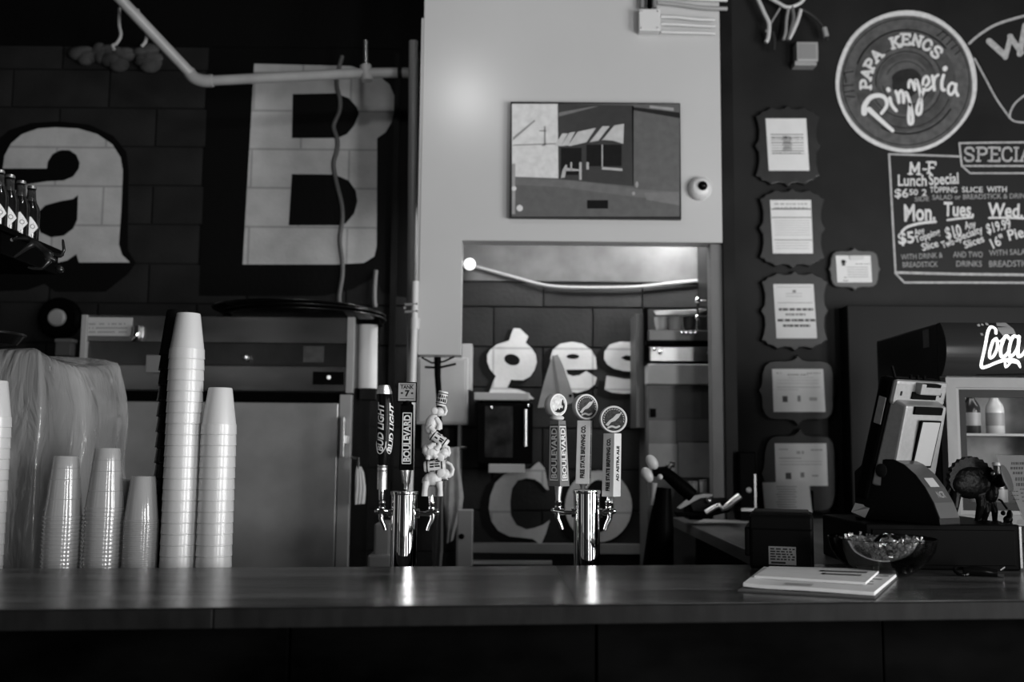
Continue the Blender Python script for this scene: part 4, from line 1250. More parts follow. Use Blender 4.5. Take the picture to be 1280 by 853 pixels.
# steel rack on the right of the opening
YK_ = 4.62
rk = thing('dish_rack', 'steel kitchen rack with a metal box and wire frame on the right inside the opening', 'rack', P(850, 430, YK_ + .1))
obj('side_post', MB().pbox(805, 386, 810, 454, YK_ + .05, .03), m_black, rk); obj('side_post', MB().pbox(805, 386, 810, 454, YK_ + .30, .03), m_black, rk)
obj('side_panel', MB().pbox(795, 392, 806, 535, YK_ + .10, .22), mat('rack_side', .07, .5), rk)
obj('upper_shelf', MB().pbox(808, 426, 893, 431, YK_, .34), m_black, rk)
obj('drawer_front', MB().pbox(811, 413, 893, 426.5, YK_ + .01, .30), mat('rack_front', .13, .35, metal=.5), rk, bevel=.004)
for k in range(4): obj('button', MB().ball(tuple(P(852.5 + k * 5.6, 416.5, YK_)), .007, 8), m_chrome, rk, smooth=True)
obj('pan', MB().pbox(812, 433, 890, 453, YK_, .30), m_steel, rk, bevel=.006)
for (a, b) in ((818, 437), (825.5, 441), (887, 441)): obj('rivet', MB().ball(tuple(P(a, b, YK_ - .006)), .010, 8), m_chrome, rk, smooth=True)
obj('lower_shelf', MB().pbox(808, 452, 893, 455, YK_, .34), m_black, rk)
fr_ = MB()
for pts in (((872, 374), (893, 374)), ((872, 374), (872, 412)), ((893, 374), (893, 412)), ((872, 396), (893, 396)), ((872, 384), (893, 384))):
    fr_.tube([P(*pts[0], YK_ + .04), P(*pts[1], YK_ + .04)], .007, 8)
obj('wire_frame', fr_, m_chrome, rk, smooth=True)
for (a, b) in ((872, 375), (872, 397), (889, 394)): obj('knob', MB().ball(tuple(P(a, b, YK_ + .02)), .013, 8), m_chrome, rk, smooth=True)
tr = thing('metal_tray', 'bright metal tray lying on the rack beside the wire frame', 'tray', P(842, 390, YK_ + .1))
obj('tray', MB().prism([(817,389),(870,387),(884,383),(884,389),(868,393),(820,394.5)], lambda u, v, w_: tuple(P(u, v, YK_ + .06 + w_)), 0, .16), mat('tray_metal', .6, .3, metal=.6), tr, bevel=.003)
for k, (a, b, r_, v, lab) in enumerate(((827, 403, .034, .30, 'left pale cup on the rack below the tray'), (843, 403, .036, .42, 'brighter pale cup on the rack below the tray'), (862, 404, .030, .06, 'dark cup on the rack below the wire frame'))):
    q = P(a, b, YK_ + .12)
    zb = P(a, 413, YK_ + .12).z
    tag(obj('small_cup', MB().lathe([(r_*.8, zb), (r_, zb + .03), (r_*1.05, zb + .062), (r_*.9, zb + .064), (r_*.8, zb + .03)], 20, Matrix.Translation((q.x, q.y, 0))), mat('cup_%d' % k, v, .4), smooth=True), lab, 'cup')
wb = thing('white_carton', 'white rectangular carton hanging below the steel pan on the rack', 'carton', P(850, 481, YK_))
obj('carton', MB().pbox(810, 455, 892.5, 481, YK_ - .01, .28), mat('carton_white', .40, .5, var=.1, scale=12), wb, bevel=.006)
cb = thing('notice_cabinet', 'grey cabinet covered with taped paper sheets inside the opening', 'cabinet', P(850, 600, YK_ + .1))
obj('body', MB().box((P(809, 540, YK_+.03).x, YK_ + .03, 0), (P(893, 540, YK_+.03).x, YK_ + .31, P(850, 482, YK_+.03).z)), mat('cabinet_grey', .085, .5, var=.2, scale=6), cb)
for i, (a, b, c_, d_, v) in enumerate(((812, 486, 876, 522, .12), (811, 526, 845, 556, .19), (846, 524, 892, 552, .15), (811, 555, 847, 596, .34), (848, 553.5, 892, 597, .33), (889, 504, 897, 534, .34))):
    s_ = obj('taped_sheet', MB().pbox(a, b, c_, d_, YK_ + .028 - .002 * i, .0015), mat('sheet_%d' % i, v, .6, var=.15, scale=9), cb)
obj('dark_hole', MB().pbox(813, 511, 820, 522, YK_ + .014, .002), m_black, cb)
# thin pale tube curving across the plaster band and a small round lamp
tag(obj('cable', MB().tube([P(a, b, YW - .03) for a, b in ((580, 331), (598, 334.5), (640, 346), (680, 356.5), (720, 359.5), (790, 359), (840, 354), (885, 350))], .008, 8, smooth=5), mat('soft_cable', .20, .6), smooth=True), 'pale cable sagging across the top of the opening', 'cable')
lp = thing('round_lamp', 'small bright round lamp in the upper left corner of the opening', 'lamp', P(587, 331, YW - .08))
obj('globe', MB().ball(tuple(P(587, 330.5, YW - .08)), .030, 10), mat('lamp_glow', .8, .4, emit=1.1), lp, smooth=True)
obj('fitting', MB().tube([P(585, 331, YW - .075), P(583, 332, YW)], .018, 12), m_greyl, lp, smooth=True)

# ------------------------------------------------------------------ chalkboard wall: plaques
def plaque_loop(cx, cy, w_, h_, kind=0):
    half = [(0,1.04),(.06,1.0),(.12,.955),(.3,.94),(.52,.99),(.60,.93),(.70,.89),(.80,.88),(.86,.80),(.99,.76),(.93,.60),(.885,.40),(.90,.16),(.96,.07),(1.01,0)] if kind == 0 else \
           [(0,1.08),(.05,1.0),(.12,.93),(.3,.89),(.55,.90),(.74,.86),(.86,.74),(.93,.5),(.94,.25),(.97,.1),(1.03,0)]
    q1 = half
    lp = [(x, y) for x, y in q1]
    lp += [(x, -y) for x, y in reversed(q1[:-1])]
    lp += [(-x, -y) for x, y in q1[1:]]
    lp += [(-x, y) for x, y in reversed(q1[1:-1])]
    return [(cx + x * w_ / 2, cy - y * h_ / 2) for x, y in lp]
def plaque(bx0, by0, bx1, by1, sheet, label, lines, kind=0, m=None, print_=()):
    t = thing('plaque', label, 'plaque', (P((bx0+bx1)/2, (by0+by1)/2, YR).x, YR, P((bx0+bx1)/2, (by0+by1)/2, YR).z))
    lp = plaque_loop((bx0+bx1)/2, (by0+by1)/2, bx1-bx0, by1-by0, kind)
    Yf = YR - .028
    obj('board', MB().prism(lp, lambda u, v, w_: tuple(P(u, v, YR) - Vector((0, w_, 0))), .001, .028), m or m_plaque, t, bevel=.006)
    f = onplane(YR, .030)
    (x0, y0), (x1, y1), (x2, y2), (x3, y3) = sheet
    s_ = MB().prism([(x0,y0),(x1,y1),(x2,y2),(x3,y3)], lambda u, v, w_: tuple(P(u, v, YR) - Vector((0, w_, 0))), .0285, .031)
    sh = obj('certificate', s_, m_paper, t, bevel=.0008)
    # print: (u0, v0, u1, v1, ink) in the unit square of the sheet
    inks = {}
    for (u0, v0, u1, v1, k) in lines:
        def at(u, v):
            a = (x0 + (x1-x0)*u, y0 + (y1-y0)*u); b = (x3 + (x2-x3)*u, y3 + (y2-y3)*u)
            q = P(a[0] + (b[0]-a[0])*v, a[1] + (b[1]-a[1])*v, YR) - Vector((0, .0314, 0))
            return tuple(q)
        mb = inks.setdefault(k, MB())
        mb.add([at(u0, v1), at(u1, v1), at(u1, v0), at(u0, v0)], [(0,1,2,3)])
    for k, mb in inks.items():
        o_ = obj('certificate_print', mb, {0: m_ink_l, 1: mat('print_dark', .07, .7), 2: mat('print_faint', .40, .7)}[k], sh)
    return t
m_plaque = mat('plaque_wood', .017, .42, var=.25, scale=20, spec=.4)
rng = random.Random(11)
def words(u0, u1, v, h_, k, n, gap=.3):
    out, u = [], u0
    while u < u1 - .02:
        wdt = rng.uniform(.5, 1.4) * (u1 - u0) / n
        out.append((u, v, min(u + wdt * (1 - gap), u1), v + h_, k)); u += wdt
    return out
L1 = [(.1, .30 + .052*i, .9, .32 + .052*i, 2 if i % 3 else 0) for i in range(8)] + [(.40 - .02*(i % 3), .34 + .033*i, .58 + .02*(i % 3), .36 + .033*i, 0) for i in range(9)] + words(.12, .85, .655, .02, 0, 9) + words(.12, .9, .36, .025, 0, 8)
plaque(942, 135, 1024, 233, ((955,150.5),(1005.5,150.5),(1009.5,215.5),(959,215.5)), 'topmost scalloped dark plaque in the column, holding an upright certificate', L1)
L2 = [(.02,.16,.99,.18,1),(.02,.32,.99,.335,1),(.05,.74,.99,.755,0)] + [(.08,.38 + .045*i,.95,.39 + .045*i,2) for i in range(7)] + words(.1,.9,.06,.03,2,6) + words(.1,.9,.14,.018,0,8) + [(.08,.80+.05*i,.9,.81+.05*i,2) for i in range(3)]
plaque(947, 238, 1030, 335, ((960.5,252),(1011.5,252),(1014,318.5),(964,318.5)), 'second scalloped dark plaque from the top, its sheet ruled with dark bars', L2)
L3 = [(.08,.05,.95,.06,2),(.08,.34,.95,.35,0)] + words(.1,.95,.445,.045,1,7,.18) + words(.26,.75,.54,.04,0,5,.2) + words(.05,.98,.645,.045,1,7,.18) + words(.18,.85,.745,.045,1,6,.18) + [(.47,.11,.55,.16,0),(.3,.17,.7,.18,2),(.3,.22,.7,.23,2)]
plaque(949, 341, 1034, 438, ((964.5,356.5),(1014.5,356.5),(1019,424),(968.5,424)), 'third scalloped dark plaque from the top, its sheet with four lines of bold print', L3)
L4 = words(.08,.2,.09,.02,0,2) + words(.3,.7,.12,.03,0,5) + words(.68,.95,.09,.02,0,4) + [(.3,.2,.8,.21,2),(.08,.26,.9,.27,2),(.08,.33,.9,.34,2),(.08,.42,.93,.43,0),(.08,.48,.5,.49,2)] + [(.18,.63,.28,.77,1),(.47,.62,.53,.76,0),(.7,.66,.85,.74,2)]
plaque(947, 447, 1044, 530, ((963,462),(1026.5,462),(1029.5,515.5),(965,515.5)), 'fourth plaque from the top with a wide landscape certificate', L4, 1)
L5 = words(.08,.25,.13,.02,0,3) + words(.42,.58,.18,.07,2,2) + words(.7,.93,.14,.03,0,4) + [(.08,.34,.5,.355,0),(.08,.42,.9,.43,2),(.08,.49,.9,.5,0)] + [(.19,.69,.30,.84,1),(.48,.68,.55,.80,0),(.7,.74,.82,.78,2)]
plaque(950, 539, 1046, 645, ((966,554.5),(1030.5,554.5),(1032.5,607.5),(968,607.5)), 'lowest plaque in the column with a wide certificate, partly covered by a loose sheet', L5, 1)
L6 = [(.16,.16,.26,.38,1),(.14,.2,.3,.26,0)] + [(.3,.42 + .09*i,.9,.45 + .09*i,2) for i in range(5)] + [(.2,.80,.28,.83,0),(.17,.92,.32,.95,0)] + words(.55,.95,.30,.03,0,5)
t6 = plaque(1034, 312, 1098, 363, ((1042,321),(1085.5,321),(1087.5,354.5),(1044,354.5)), 'small rounded grey plaque to the right of the column with a small certificate', L6, 1, mat('plaque_grey', .075, .4))
obj('bright_clip', MB().prism(loop_spline([(1060,321.5),(1075,321.5),(1076.5,323.5),(1075,326.5),(1061,326.5),(1059.5,323.5)], 3), lambda u, v, w_: tuple(P(u, v, YR) - Vector((0, w_, 0))), .031, .036), m_white, t6)
sh = thing('loose_sheet', 'loose pale printed sheet leaning below the lowest plaque', 'paper', P(985, 642, YR - .10))
YL2 = YR - .10
obj('sheet', MB().prism([(953,603.5),(1011,602),(1015.5,641.5),(956.5,642)], lambda u, v, w_: tuple(P(u, v, YL2) + Vector((0, w_, 0))), 0, .002), m_paper, sh)
ps = MB()
for i in range(9):
    for (a, b) in words(.25, .75, 0, 1, 0, 3) and [(.28 + .02*(i % 3), .72 - .03*(i % 2))]:
        q0, q1 = P(954 + 58*a, 608 + i*3.2, YL2 - .001), P(954 + 58*b, 609.3 + i*3.2, YL2 - .001)
        ps.add([(q0.x, q0.y, q0.z), (q1.x, q0.y, q0.z), (q1.x, q0.y, q1.z), (q0.x, q0.y, q1.z)], [(0,1,2,3)])
obj('sheet_print', ps, mat('print_mid', .30, .7), sh)
bk = thing('sheet_stand', 'small dark block that the loose pale sheet leans against', 'stand', P(985, 645, YR - .05))
obj('block', MB().box((P(960, 640, YR).x, YL2 + .004, ZB + .004), (P(1010, 640, YR).x, YR - .002, P(985, 612, YR).z)), m_black, bk)

# ------------------------------------------------------------------ round pizzeria sign
c = P(1132, 102.5, YR)
sg = thing('round_sign', 'round chalk style pizzeria sign with white script lettering', 'sign', (c.x, YR, c.z))
YS = YR
def layer(loops, off, m, name, par, label=None):
    mb = MB()
    for lp in loops: mb.flat(fill(lp), onplane(YR, off))
    o = obj(name, mb, m, par)
    if label: o['label'] = label
    return o
def rough_ell(cx, cy, rx, ry, n=56, a=.8, seed=0):
    r2 = random.Random(seed)
    ph = [r2.uniform(0, 6.28) for _ in range(4)]
    return [(cx + (rx + a*math.sin(3*t + ph[0]) + a*.6*math.sin(7*t + ph[1]))*math.cos(t), cy + (ry + a*math.sin(2*t + ph[2]) + a*.6*math.sin(5*t + ph[3]))*math.sin(t)) for t in [2*math.pi*k/n for k in range(n)]]
obj('disc', MB().prism(rough_ell(1132, 102.5, 87.5, 87.5, 56, .6, 1), lambda u, v, w_: tuple(P(u, v, YR) - Vector((0, w_, 0))), .001, .006), mat('sign_grey', .085, .7, var=.28, scale=26), sg)
layer([[rough_ell(1132, 102.5, 88.3, 88.3, 56, .6, 1), rough_ell(1132, 103, 83.0, 83.6, 56, .8, 2)]], .0068, m_chalk2, 'rim', sg)
m_sg2 = mat('sign_dark_ring', .028, .7, var=.3, scale=20)
layer([[rough_ell(1130, 103, 63, 63, 48, 1.0, 3), rough_ell(1131, 103, 46, 45, 48, 1.0, 4)]], .0068, mat('sign_mid_ring', .055, .7, var=.4, scale=18), 'ring', sg)
layer([[rough_ell(1133, 105, 38, 37, 40, 1.2, 5), rough_ell(1131, 104, 31, 30, 40, 1.2, 6)]], .0068, mat('sign_mid_ring', .055), 'ring', sg)
layer([[rough_ell(1133, 104, 20, 17, 30, 1.5, 7)]], .0068, m_sg2, 'ring', sg)
dk = MB()
for r1, r2, a0, a1 in ((66, 64, 200, 320), (66, 64, 30, 120), (45, 44, 0, 360), (38.5, 37.4, 170, 330), (30, 29, 10, 170), (26, 25.2, 200, 330), (58, 57, 20, 150), (79.5, 78.6, 0, 360)):
    lp = [(1132 + r1*math.cos(R(a)), 103 + r1*math.sin(R(a))) for a in range(a0, a1 + 1, 8)] + [(1132 + r2*math.cos(R(a)), 103 + r2*math.sin(R(a))) for a in range(a1, a0 - 1, -8)]
    dk.flat(fill([lp]), onplane(YR, .0073))
for (a, b, c_, d_) in ((1055,92,1066,90),(1055,92,1057,104),(1054,108,1066,107),(1055,116,1067,114),(1057,121,1068,122),(1170,46,1178,40),(1176,51,1184,44),(1182,57,1189,50),(1188,62,1195,57),(1193,69,1199,64),(1178,40,1184,44)):
    dk.flat(ribbon([(a, b), (c_, d_)], 1.3, 0), onplane(YR, .0074))
obj('dark_lines', dk, mat('sign_line', .012, .8), sg)
def put_slab(mb, ch, cx, cy, size, rot, off, wd=.24, sx=1.0, serif=True):
    vs, fs = slab(ch, wd, serif)
    c_, s_ = math.cos(R(rot)), math.sin(R(rot))
    def fn(u, v):
        a, b = (u - .5) * size * sx, -(v - .5) * size
        return tuple(P(cx + a*c_ - b*s_, cy + a*s_ + b*c_, YR) - Vector((0, off, 0)))
    mb.flat((vs, fs), fn)
arc = MB()
for ch, px, py, rot in (('P',1081.5,106,-88),('A',1083,93,-73),('P',1087.5,81,-60),('A',1095,70,-45),('K',1118.5,54,-14),('E',1132,50,2),('N',1145.5,51.5,16),('O',1158.5,57,28),('S',1170,66,40)):
    put_slab(arc, ch, px, py, 12.8 if ch != 'S' else 13.5, rot, .0078, .27)
obj('lettering', arc, m_chalk2, sg)
scr = MB()
f_ = onplane(YR, .0082)
for pts, wd, tp in (([(1079.5,142),(1080,133),(1087,123),(1098,120),(1106,124),(1107.5,133),(1101,142.5)], 7.2, (1, .55)), ([(1085.5,137.5),(1098,149),(1115,164)], 6.0, (1.1, .75)),
                    ([(1111.5,123.5),(1114,132),(1119.5,139)], 4.6, (1, .9)), ([(1109.4,112.2),(1110,113.6)], 5.0, None),
                    ([(1119,115),(1121,121),(1122.8,129)], 3.8, None), ([(1122.8,127),(1123,118),(1126,114),(1128,120),(1128.6,129)], 3.6, None), ([(1128.6,127),(1129.5,119),(1132,117),(1135.5,126),(1139.5,143),(1139.6,154),(1136,155),(1135,147),(1136.4,131)], 4.2, None),
                    ([(1135,110),(1135.4,104),(1137.4,101),(1140,105),(1142.5,113)], 3.6, None), ([(1142.5,112),(1142.6,105),(1144.6,101),(1148.5,113),(1151,130),(1150,141),(1146.5,144),(1144.8,138),(1148,127),(1152.6,117),(1154,112)], 4.0, None),
                    ([(1153.7,109),(1158,107),(1160.5,102.5),(1158,96.5),(1154,99),(1152.6,106),(1155,112.6),(1159.5,113),(1164,109)], 3.6, None),
                    ([(1164.6,96),(1166,104),(1167,113)], 4.0, None), ([(1166.6,104),(1168.2,97.5),(1172,94.5)], 3.4, None), ([(1178.6,95),(1176.4,103),(1176.8,112),(1179.5,113.2)], 4.2, None), ([(1180.2,87),(1180.8,86)], 6.0, None),
                    ([(1193,107),(1189,104.5),(1185,109),(1184.6,116),(1188,119),(1192,114),(1194,106)], 3.6, None), ([(1194,106),(1193.6,114),(1196.4,120)], 4.0, None)):
    scr.flat(ribbon(pts, wd, 5, tp), f_)
o = obj('script_lettering', scr, mat('script_white', .78, .7), sg)

# winged sign cut by the right edge, with a big slanted W
wg = thing('shield_sign', 'dark chalk outlined shield sign with a big letter W, cut by the right edge', 'sign', (P(1250, 90, YR).x, YR, P(1250, 90, YR).z))
obj('panel', MB().prism([(1212,55),(1240,34),(1300,17),(1300,152),(1272,154),(1262,148),(1256,138)], lambda u, v, w_: tuple(P(u, v, YR) - Vector((0, w_, 0))), .001, .003), m_chalkpanel if 'm_chalkpanel' in globals() else mat('chalk_panel', .007, .6, spec=.3), wg)
ol = MB()
for pts, wd in (([(1211,55),(1225,43),(1250,29),(1300,15)], 3.2), ([(1218,74),(1232,100),(1245,124),(1259,144)], 2.4), ([(1259,144),(1263,149),(1272,153),(1300,154)], 2.2), ([(1262,147),(1263,139),(1272,126),(1300,106)], 2.4)):
    ol.flat(ribbon(pts, wd, 5), onplane(YR, .0038))
obj('outline', ol, m_chalk, wg)
wl_ = MB()
for pts, wd in (([(1236,52),(1256,70)], 8), ([(1256,72),(1263,46)], 6.5), ([(1262,46),(1276,66)], 7), ([(1274,68),(1281,32)], 7), ([(1284,52),(1300,60)], 8)):
    wl_.flat(ribbon(pts, wd, 0), onplane(YR, .0039))
obj('lettering', wl_, m_chalk, wg)

# ------------------------------------------------------------------ specials board
mbd = thing('specials_board', 'black menu board of daily specials in white chalk lettering', 'menu board', (P(1200, 270, YR).x, YR, P(1200, 270, YR).z))
obj('panel', MB().prism([(1110,192),(1330,192),(1330,357),(1130,356),(1118,342)], lambda u, v, w_: tuple(P(u, v, YR) - Vector((0, w_, 0))), .001, .003), mat('chalk_panel', .007, .6, spec=.3), mbd)
ol = MB()
for pts, wd in (([(1111,193),(1115,266),(1119,340)], 2.6), ([(1111,193),(1160,194.5),(1199,196)], 2.4), ([(1119,341),(1200,343),(1330,344.5)], 3.2), ([(1119,342),(1130,353.5)], 2.4), ([(1130,353.5),(1200,353.5),(1330,354)], 2.6)):
    ol.flat(ribbon(pts, wd, 0), onplane(YR, .0036))
obj('outline', ol, m_chalk, mbd)
bn = thing('specials_banner', 'small outlined chalk banner with slab capitals above the specials board', 'sign', (P(1240, 198, YR).x, YR, P(1240, 198, YR).z))
obj('panel', MB().prism([(1198,179),(1330,178),(1330,218),(1212,217.5),(1201,208)], lambda u, v, w_: tuple(P(u, v, YR) - Vector((0, w_, 0))), .0032, .005), mat('chalk_panel', .007), bn)
ol = MB()
for pts, wd in (([(1198.5,179.5),(1240,178.8),(1330,178)], 2.4), ([(1198.5,179.5),(1201.5,208)], 2.4), ([(1201.5,208),(1330,208)], 2.4), ([(1201.5,208),(1212,217)], 2.0), ([(1212,217),(1330,217)], 2.2)):
    ol.flat(ribbon(pts, wd, 0), onplane(YR, .0056))
obj('outline', ol, m_chalk, bn)
sp = MB()
for k, ch in enumerate('SPECIAL'):
    put_slab(sp, ch, 1211 + (0,16,32.5,47,58.5,71,87)[k], 193.5, 16.5 if ch != 'I' else 16.5, 1, .0058, .17, .92)
obj('lettering', sp, m_chalk, bn)
def chalk_text(mb, s_, x, y, cap, wpx, rot=0, bold=.012, off=.004):
    pts, fcs, wd = text(s_, bold)
    c_, s2 = math.cos(R(rot)), math.sin(R(rot))
    kx = wpx / wd
    def fn(u, v):
        a, b = u * kx, -v * cap
        return tuple(P(x + a*c_ - b*s2, y + a*s2 + b*c_, YR) - Vector((0, off, 0)))
    mb.flat((pts, fcs), fn)
lt = MB(); ld = MB()
put_slab(lt, 'M', 1143, 211, 14, 2, .004, .2, 1.0); put_slab(lt, '-', 1155.5, 212, 8, 2, .004, .3); put_slab(lt, 'F', 1164.5, 210, 13.5, 2, .004, .2, .9)
chalk_text(lt, 'Lunch', 1122, 232.5, 13.5, 36, 0, .02); chalk_text(lt, 'Special', 1161, 231.5, 13.5, 37, -3, .02)
chalk_text(lt, '$6', 1118, 247, 10.5, 17, 0, .02); chalk_text(lt, '50', 1136, 244, 7, 11, 0, .02); chalk_text(lt, '2', 1152, 245, 8, 6, 0, .02)
chalk_text(lt, 'TOPPING', 1162, 241, 7, 34, 0, .012); chalk_text(lt, 'SLICE', 1202, 240.5, 6.5, 26, 0, .012); chalk_text(lt, 'WITH', 1233, 240.5, 7, 25, 0, .012)
chalk_text(ld, 'SIDE', 1143, 252, 5.5, 18, -2, .012); chalk_text(ld, 'SALAD or BREADSTICK & DRINK', 1165, 250, 6, 122, -1, .012)
chalk_text(lt, 'Mon.', 1130, 276.5, 20, 39, -2, .028); chalk_text(lt, 'Tues.', 1179, 270, 17, 38, 1, .026); chalk_text(lt, 'Wed.', 1234, 270.5, 16.5, 44, 2, .026)
for pts, wd in (([(1127,290),(1134,284),(1150,279.5),(1169,277.5)], 3.4), ([(1184,275.5),(1198,273.5),(1215,272)], 2.6), ([(1236,272.8),(1260,272.6),(1290,274)], 2.6)):
    lt.flat(ribbon(pts, wd, 4), onplane(YR, .004))
chalk_text(lt, '$5', 1123, 305.5, 14, 20, -6, .026); chalk_text(lt, 'Any', 1143.5, 295, 8, 13, -16, .018); chalk_text(lt, 'Topping', 1144.5, 304, 8, 33, -20, .018); chalk_text(lt, 'Slice', 1153, 314, 9, 21, -16, .018)
chalk_text(lt, '$10', 1183, 299, 14, 20, -13, .026); chalk_text(lt, 'Any', 1206, 287, 9.5, 14, -10, .018); chalk_text(lt, 'Two', 1178, 311, 8.5, 16, -20, .018); chalk_text(lt, 'Specialty', 1194, 303, 9, 37, -20, .018); chalk_text(lt, 'Slices', 1206, 311, 9, 26, -20, .018)
chalk_text(lt, '$19.99', 1234, 292.5, 12, 31, -14, .022); chalk_text(lt, '16"', 1241, 311, 12, 17, -25, .022); chalk_text(lt, 'Pie', 1261, 301, 13, 20, -14, .022)
chalk_text(ld, 'WITH DRINK &', 1126, 325, 6.5, 52, -3, .008); chalk_text(ld, 'BREADSTICK', 1128, 334.5, 6.5, 44, -1, .008)
chalk_text(ld, 'AND TWO', 1191, 322, 7, 37, 0, .008); chalk_text(ld, 'DRINKS', 1195, 333.5, 7, 32, 0, .008)
chalk_text(ld, 'WITH SALAD', 1236, 320, 7, 52, -2, .008); chalk_text(ld, 'BREADSTICK', 1236, 334, 7.5, 56, -1, .008)
obj('lettering', lt, m_chalk2, mbd)
obj('small_lettering', ld, mat('soft_chalk', .30, .9), mbd)

# wires and a small box at the top right
YZ = YR - .06
for pts, r_, m, lab in (([(944,-8),(955,16),(961,30),(960,47),(957,53)], .014, m_white, 'thick pale wire hanging at the left of the wire bundle'),
                        ([(957,40),(966,25),(975,10)], .006, m_greyl, 'thin grey wire slanting up to the bundle'),
                        ([(960,-4),(972,3),(985,9),(1000,4),(1008,-6)], .011, m_white, 'pale looped wire across the top of the bundle'),
                        ([(986,8),(983,25),(982,40),(979,50)], .010, m_greyl, 'left of the grey wires hanging straight down from the bundle'),
                        ([(990,8),(992,22),(989,36),(985,50)], .012, mat('grey_wire', .16, .3), 'middle of the grey wires hanging straight down from the bundle'),
                        ([(1001,12),(997,26),(990,42),(986,49)], .012, m_white, 'pale wire hanging on the right of the bundle'),
                        ([(1003,12),(1015,19),(1026,30),(1033,45),(1034,51)], .009, mat('dark_wire', .03, .4), 'dark wire arching down to the right from the bundle'),
                        ([(966,40),(968,50),(967,63)], .010, mat('dark_wire', .03), 'dark wire ends below the thick pale wire')):
    tag(obj('wire', MB().tube([P(a, b, YZ) for a, b in pts], r_ * .8, 8, smooth=5), m, smooth=True), lab, 'wire', 'wire bundle at the top')
cr = tag(obj('wire_connector', MB().tube([P(1030, 35, YZ), P(1033, 46, YZ)], .014, 10), m_greyl, smooth=True), 'pale connector on the dark arching wire', 'connector')
sw = thing('sensor_box', 'small white sensor box under the wire bundle', 'sensor', P(1008, 65, YR))
obj('housing', MB().pbox(996, 52, 1023, 76, YR - .07, .069), m_greyl, sw, bevel=.005)
obj('skirt', MB().pbox(993.5, 76, 1021, 81.5, YR - .065, .064), m_greyl, sw, bevel=.003)
obj('face_plate', MB().pbox(999, 55, 1020, 73, YR - .072, .002), mat('pale_plate', .26, .4), sw)

# dark panel on the lower wall behind the cooler
pn = thing('display_board', 'large black board standing against the wall behind the cooler', 'board', P(1180, 640, YR - .1))
obj('panel', MB().box((P(1062, 500, YR - .12).x, YR - .12, ZB + .0), (2.75, YR - .002, P(1062, 381.5, YR - .12).z)), mat('panel_black', .009, .45), pn, bevel=.004)
tb = tag(obj('wall_ledge', MB().box((xr0 + .2, 4.51, ZB - .1), (2.8, YR - .002, ZB - .001)), m_black), 'dark ledge filling the gap between the return counter and the wall', 'ledge')

# ------------------------------------------------------------------ drinks cooler
YC0 = 3.35
cx0 = P(1181, 470, YC0).x
zt, zh, zbm = P(1181, 402, YC0).z, P(1181, 469.5, YC0).z, ZB
cl = thing('drinks_cooler', 'black countertop drinks cooler with a lit white script logo on its header', 'cooler', (cx0 + .4, YC0 + .3, ZB))
CW, CD = .62, .62
side = MB()
side.box((cx0, YC0 + .05, zbm + .01), (cx0 + .03, YC0 + CD, zt))
obj('side_wall', side, mat('cooler_black', .008, .35), cl, bevel=.006)
obj('side_wall', MB().box((cx0 + CW - .03, YC0 + .05, zbm + .01), (cx0 + CW, YC0 + CD, zt)), MATS['cooler_black'], cl, bevel=.006)
obj('back_wall', MB().box((cx0 + .03, YC0 + CD - .03, zbm + .01), (cx0 + CW - .03, YC0 + CD, zt)), m_greyl, cl)
obj('top', MB().box((cx0 + .03, YC0 + .05, zt - .02), (cx0 + CW - .03, YC0 + CD - .03, zt)), MATS['cooler_black'], cl)
obj('base', MB().box((cx0 + .03, YC0 + .05, zbm), (cx0 + CW - .03, YC0 + CD - .03, zbm + .06)), MATS['cooler_black'], cl)
# curved header: a bulging front
prof = []
for k in range(13):
    t = k / 12
    prof.append((-.045 * math.sin(math.pi * t) ** .8 - .012, zh + (zt - zh) * t))
hp_ = MB()
lp = [(YC0 + .05, zh)] + [(YC0 + .04 + a, z) for a, z in prof] + [(YC0 + .05, zt)]
hp_.prism(lp, lambda u, v, w_: (w_, u, v), cx0 + .002, cx0 + CW - .002)
hdr = obj('header', hp_, mat('header_dark', .018, .12, spec=.7, coat=.6), cl, smooth=True)
def on_header(px, py, off=.002):
    q = P(px, py, YC0)
    t = min(1, max(0, (q.z - zh) / (zt - zh)))
    return (q.x, YC0 + .04 - .045 * math.sin(math.pi * t) ** .8 - .012 - off, q.z)
lg = MB()
f_ = lambda u, v: on_header(u, v)
for pts, wd, tp in (([(1244,417),(1245,411),(1240,408.5),(1233,418),(1228,434),(1225.5,452),(1228,459.5),(1236,457.5)], 5.0, (.9, 1.0)), ([(1236,457.5),(1246,453),(1256,450.5),(1266,452)], 4.6, (1, 1.3)), ([(1260,451),(1270,453),(1275.5,459.5)], 7.5, (1.2, .3)), ([(1255,454),(1257.5,459),(1261,455)], 3.6, None),
                    ([(1243,424),(1238,428),(1234,440),(1235,447.5),(1239,446),(1243,436),(1243.5,427),(1241.5,424.5)], 4.8, None), ([(1243,425),(1247,427.5),(1250,425)], 2.6, None),
                    ([(1259,424),(1257,420.5),(1252.5,424),(1247.5,436),(1248.5,445.5),(1252.5,446.5),(1258,440)], 5.2, None),
                    ([(1270,422),(1265,421),(1260,429),(1257.6,440),(1260,446),(1264.5,443),(1269,434),(1272,421)], 5.0, None), ([(1272,421),(1269,436),(1270,446),(1275,444),(1280,436)], 5.2, None), ([(1290,424),(1283,426),(1279,440),(1283,446),(1290,440),(1294,424),(1292,444)], 5.0, None)):
    lg.flat(ribbon(pts, wd * .74, 5, tp), f_)
obj('script_logo', lg, mat('lit_logo', .9, .4, emit=1.0), cl)
dots = MB()
for (a, b, r_) in ((1226,404.8,1.5),(1231,403.6,1.5),(1237,403,2.0)): dots.flat(fill([ell(a, b + 1.5, r_, r_, 12)]), f_)
obj('logo_bubbles', dots, m_greyl, hdr)
gp = MB()
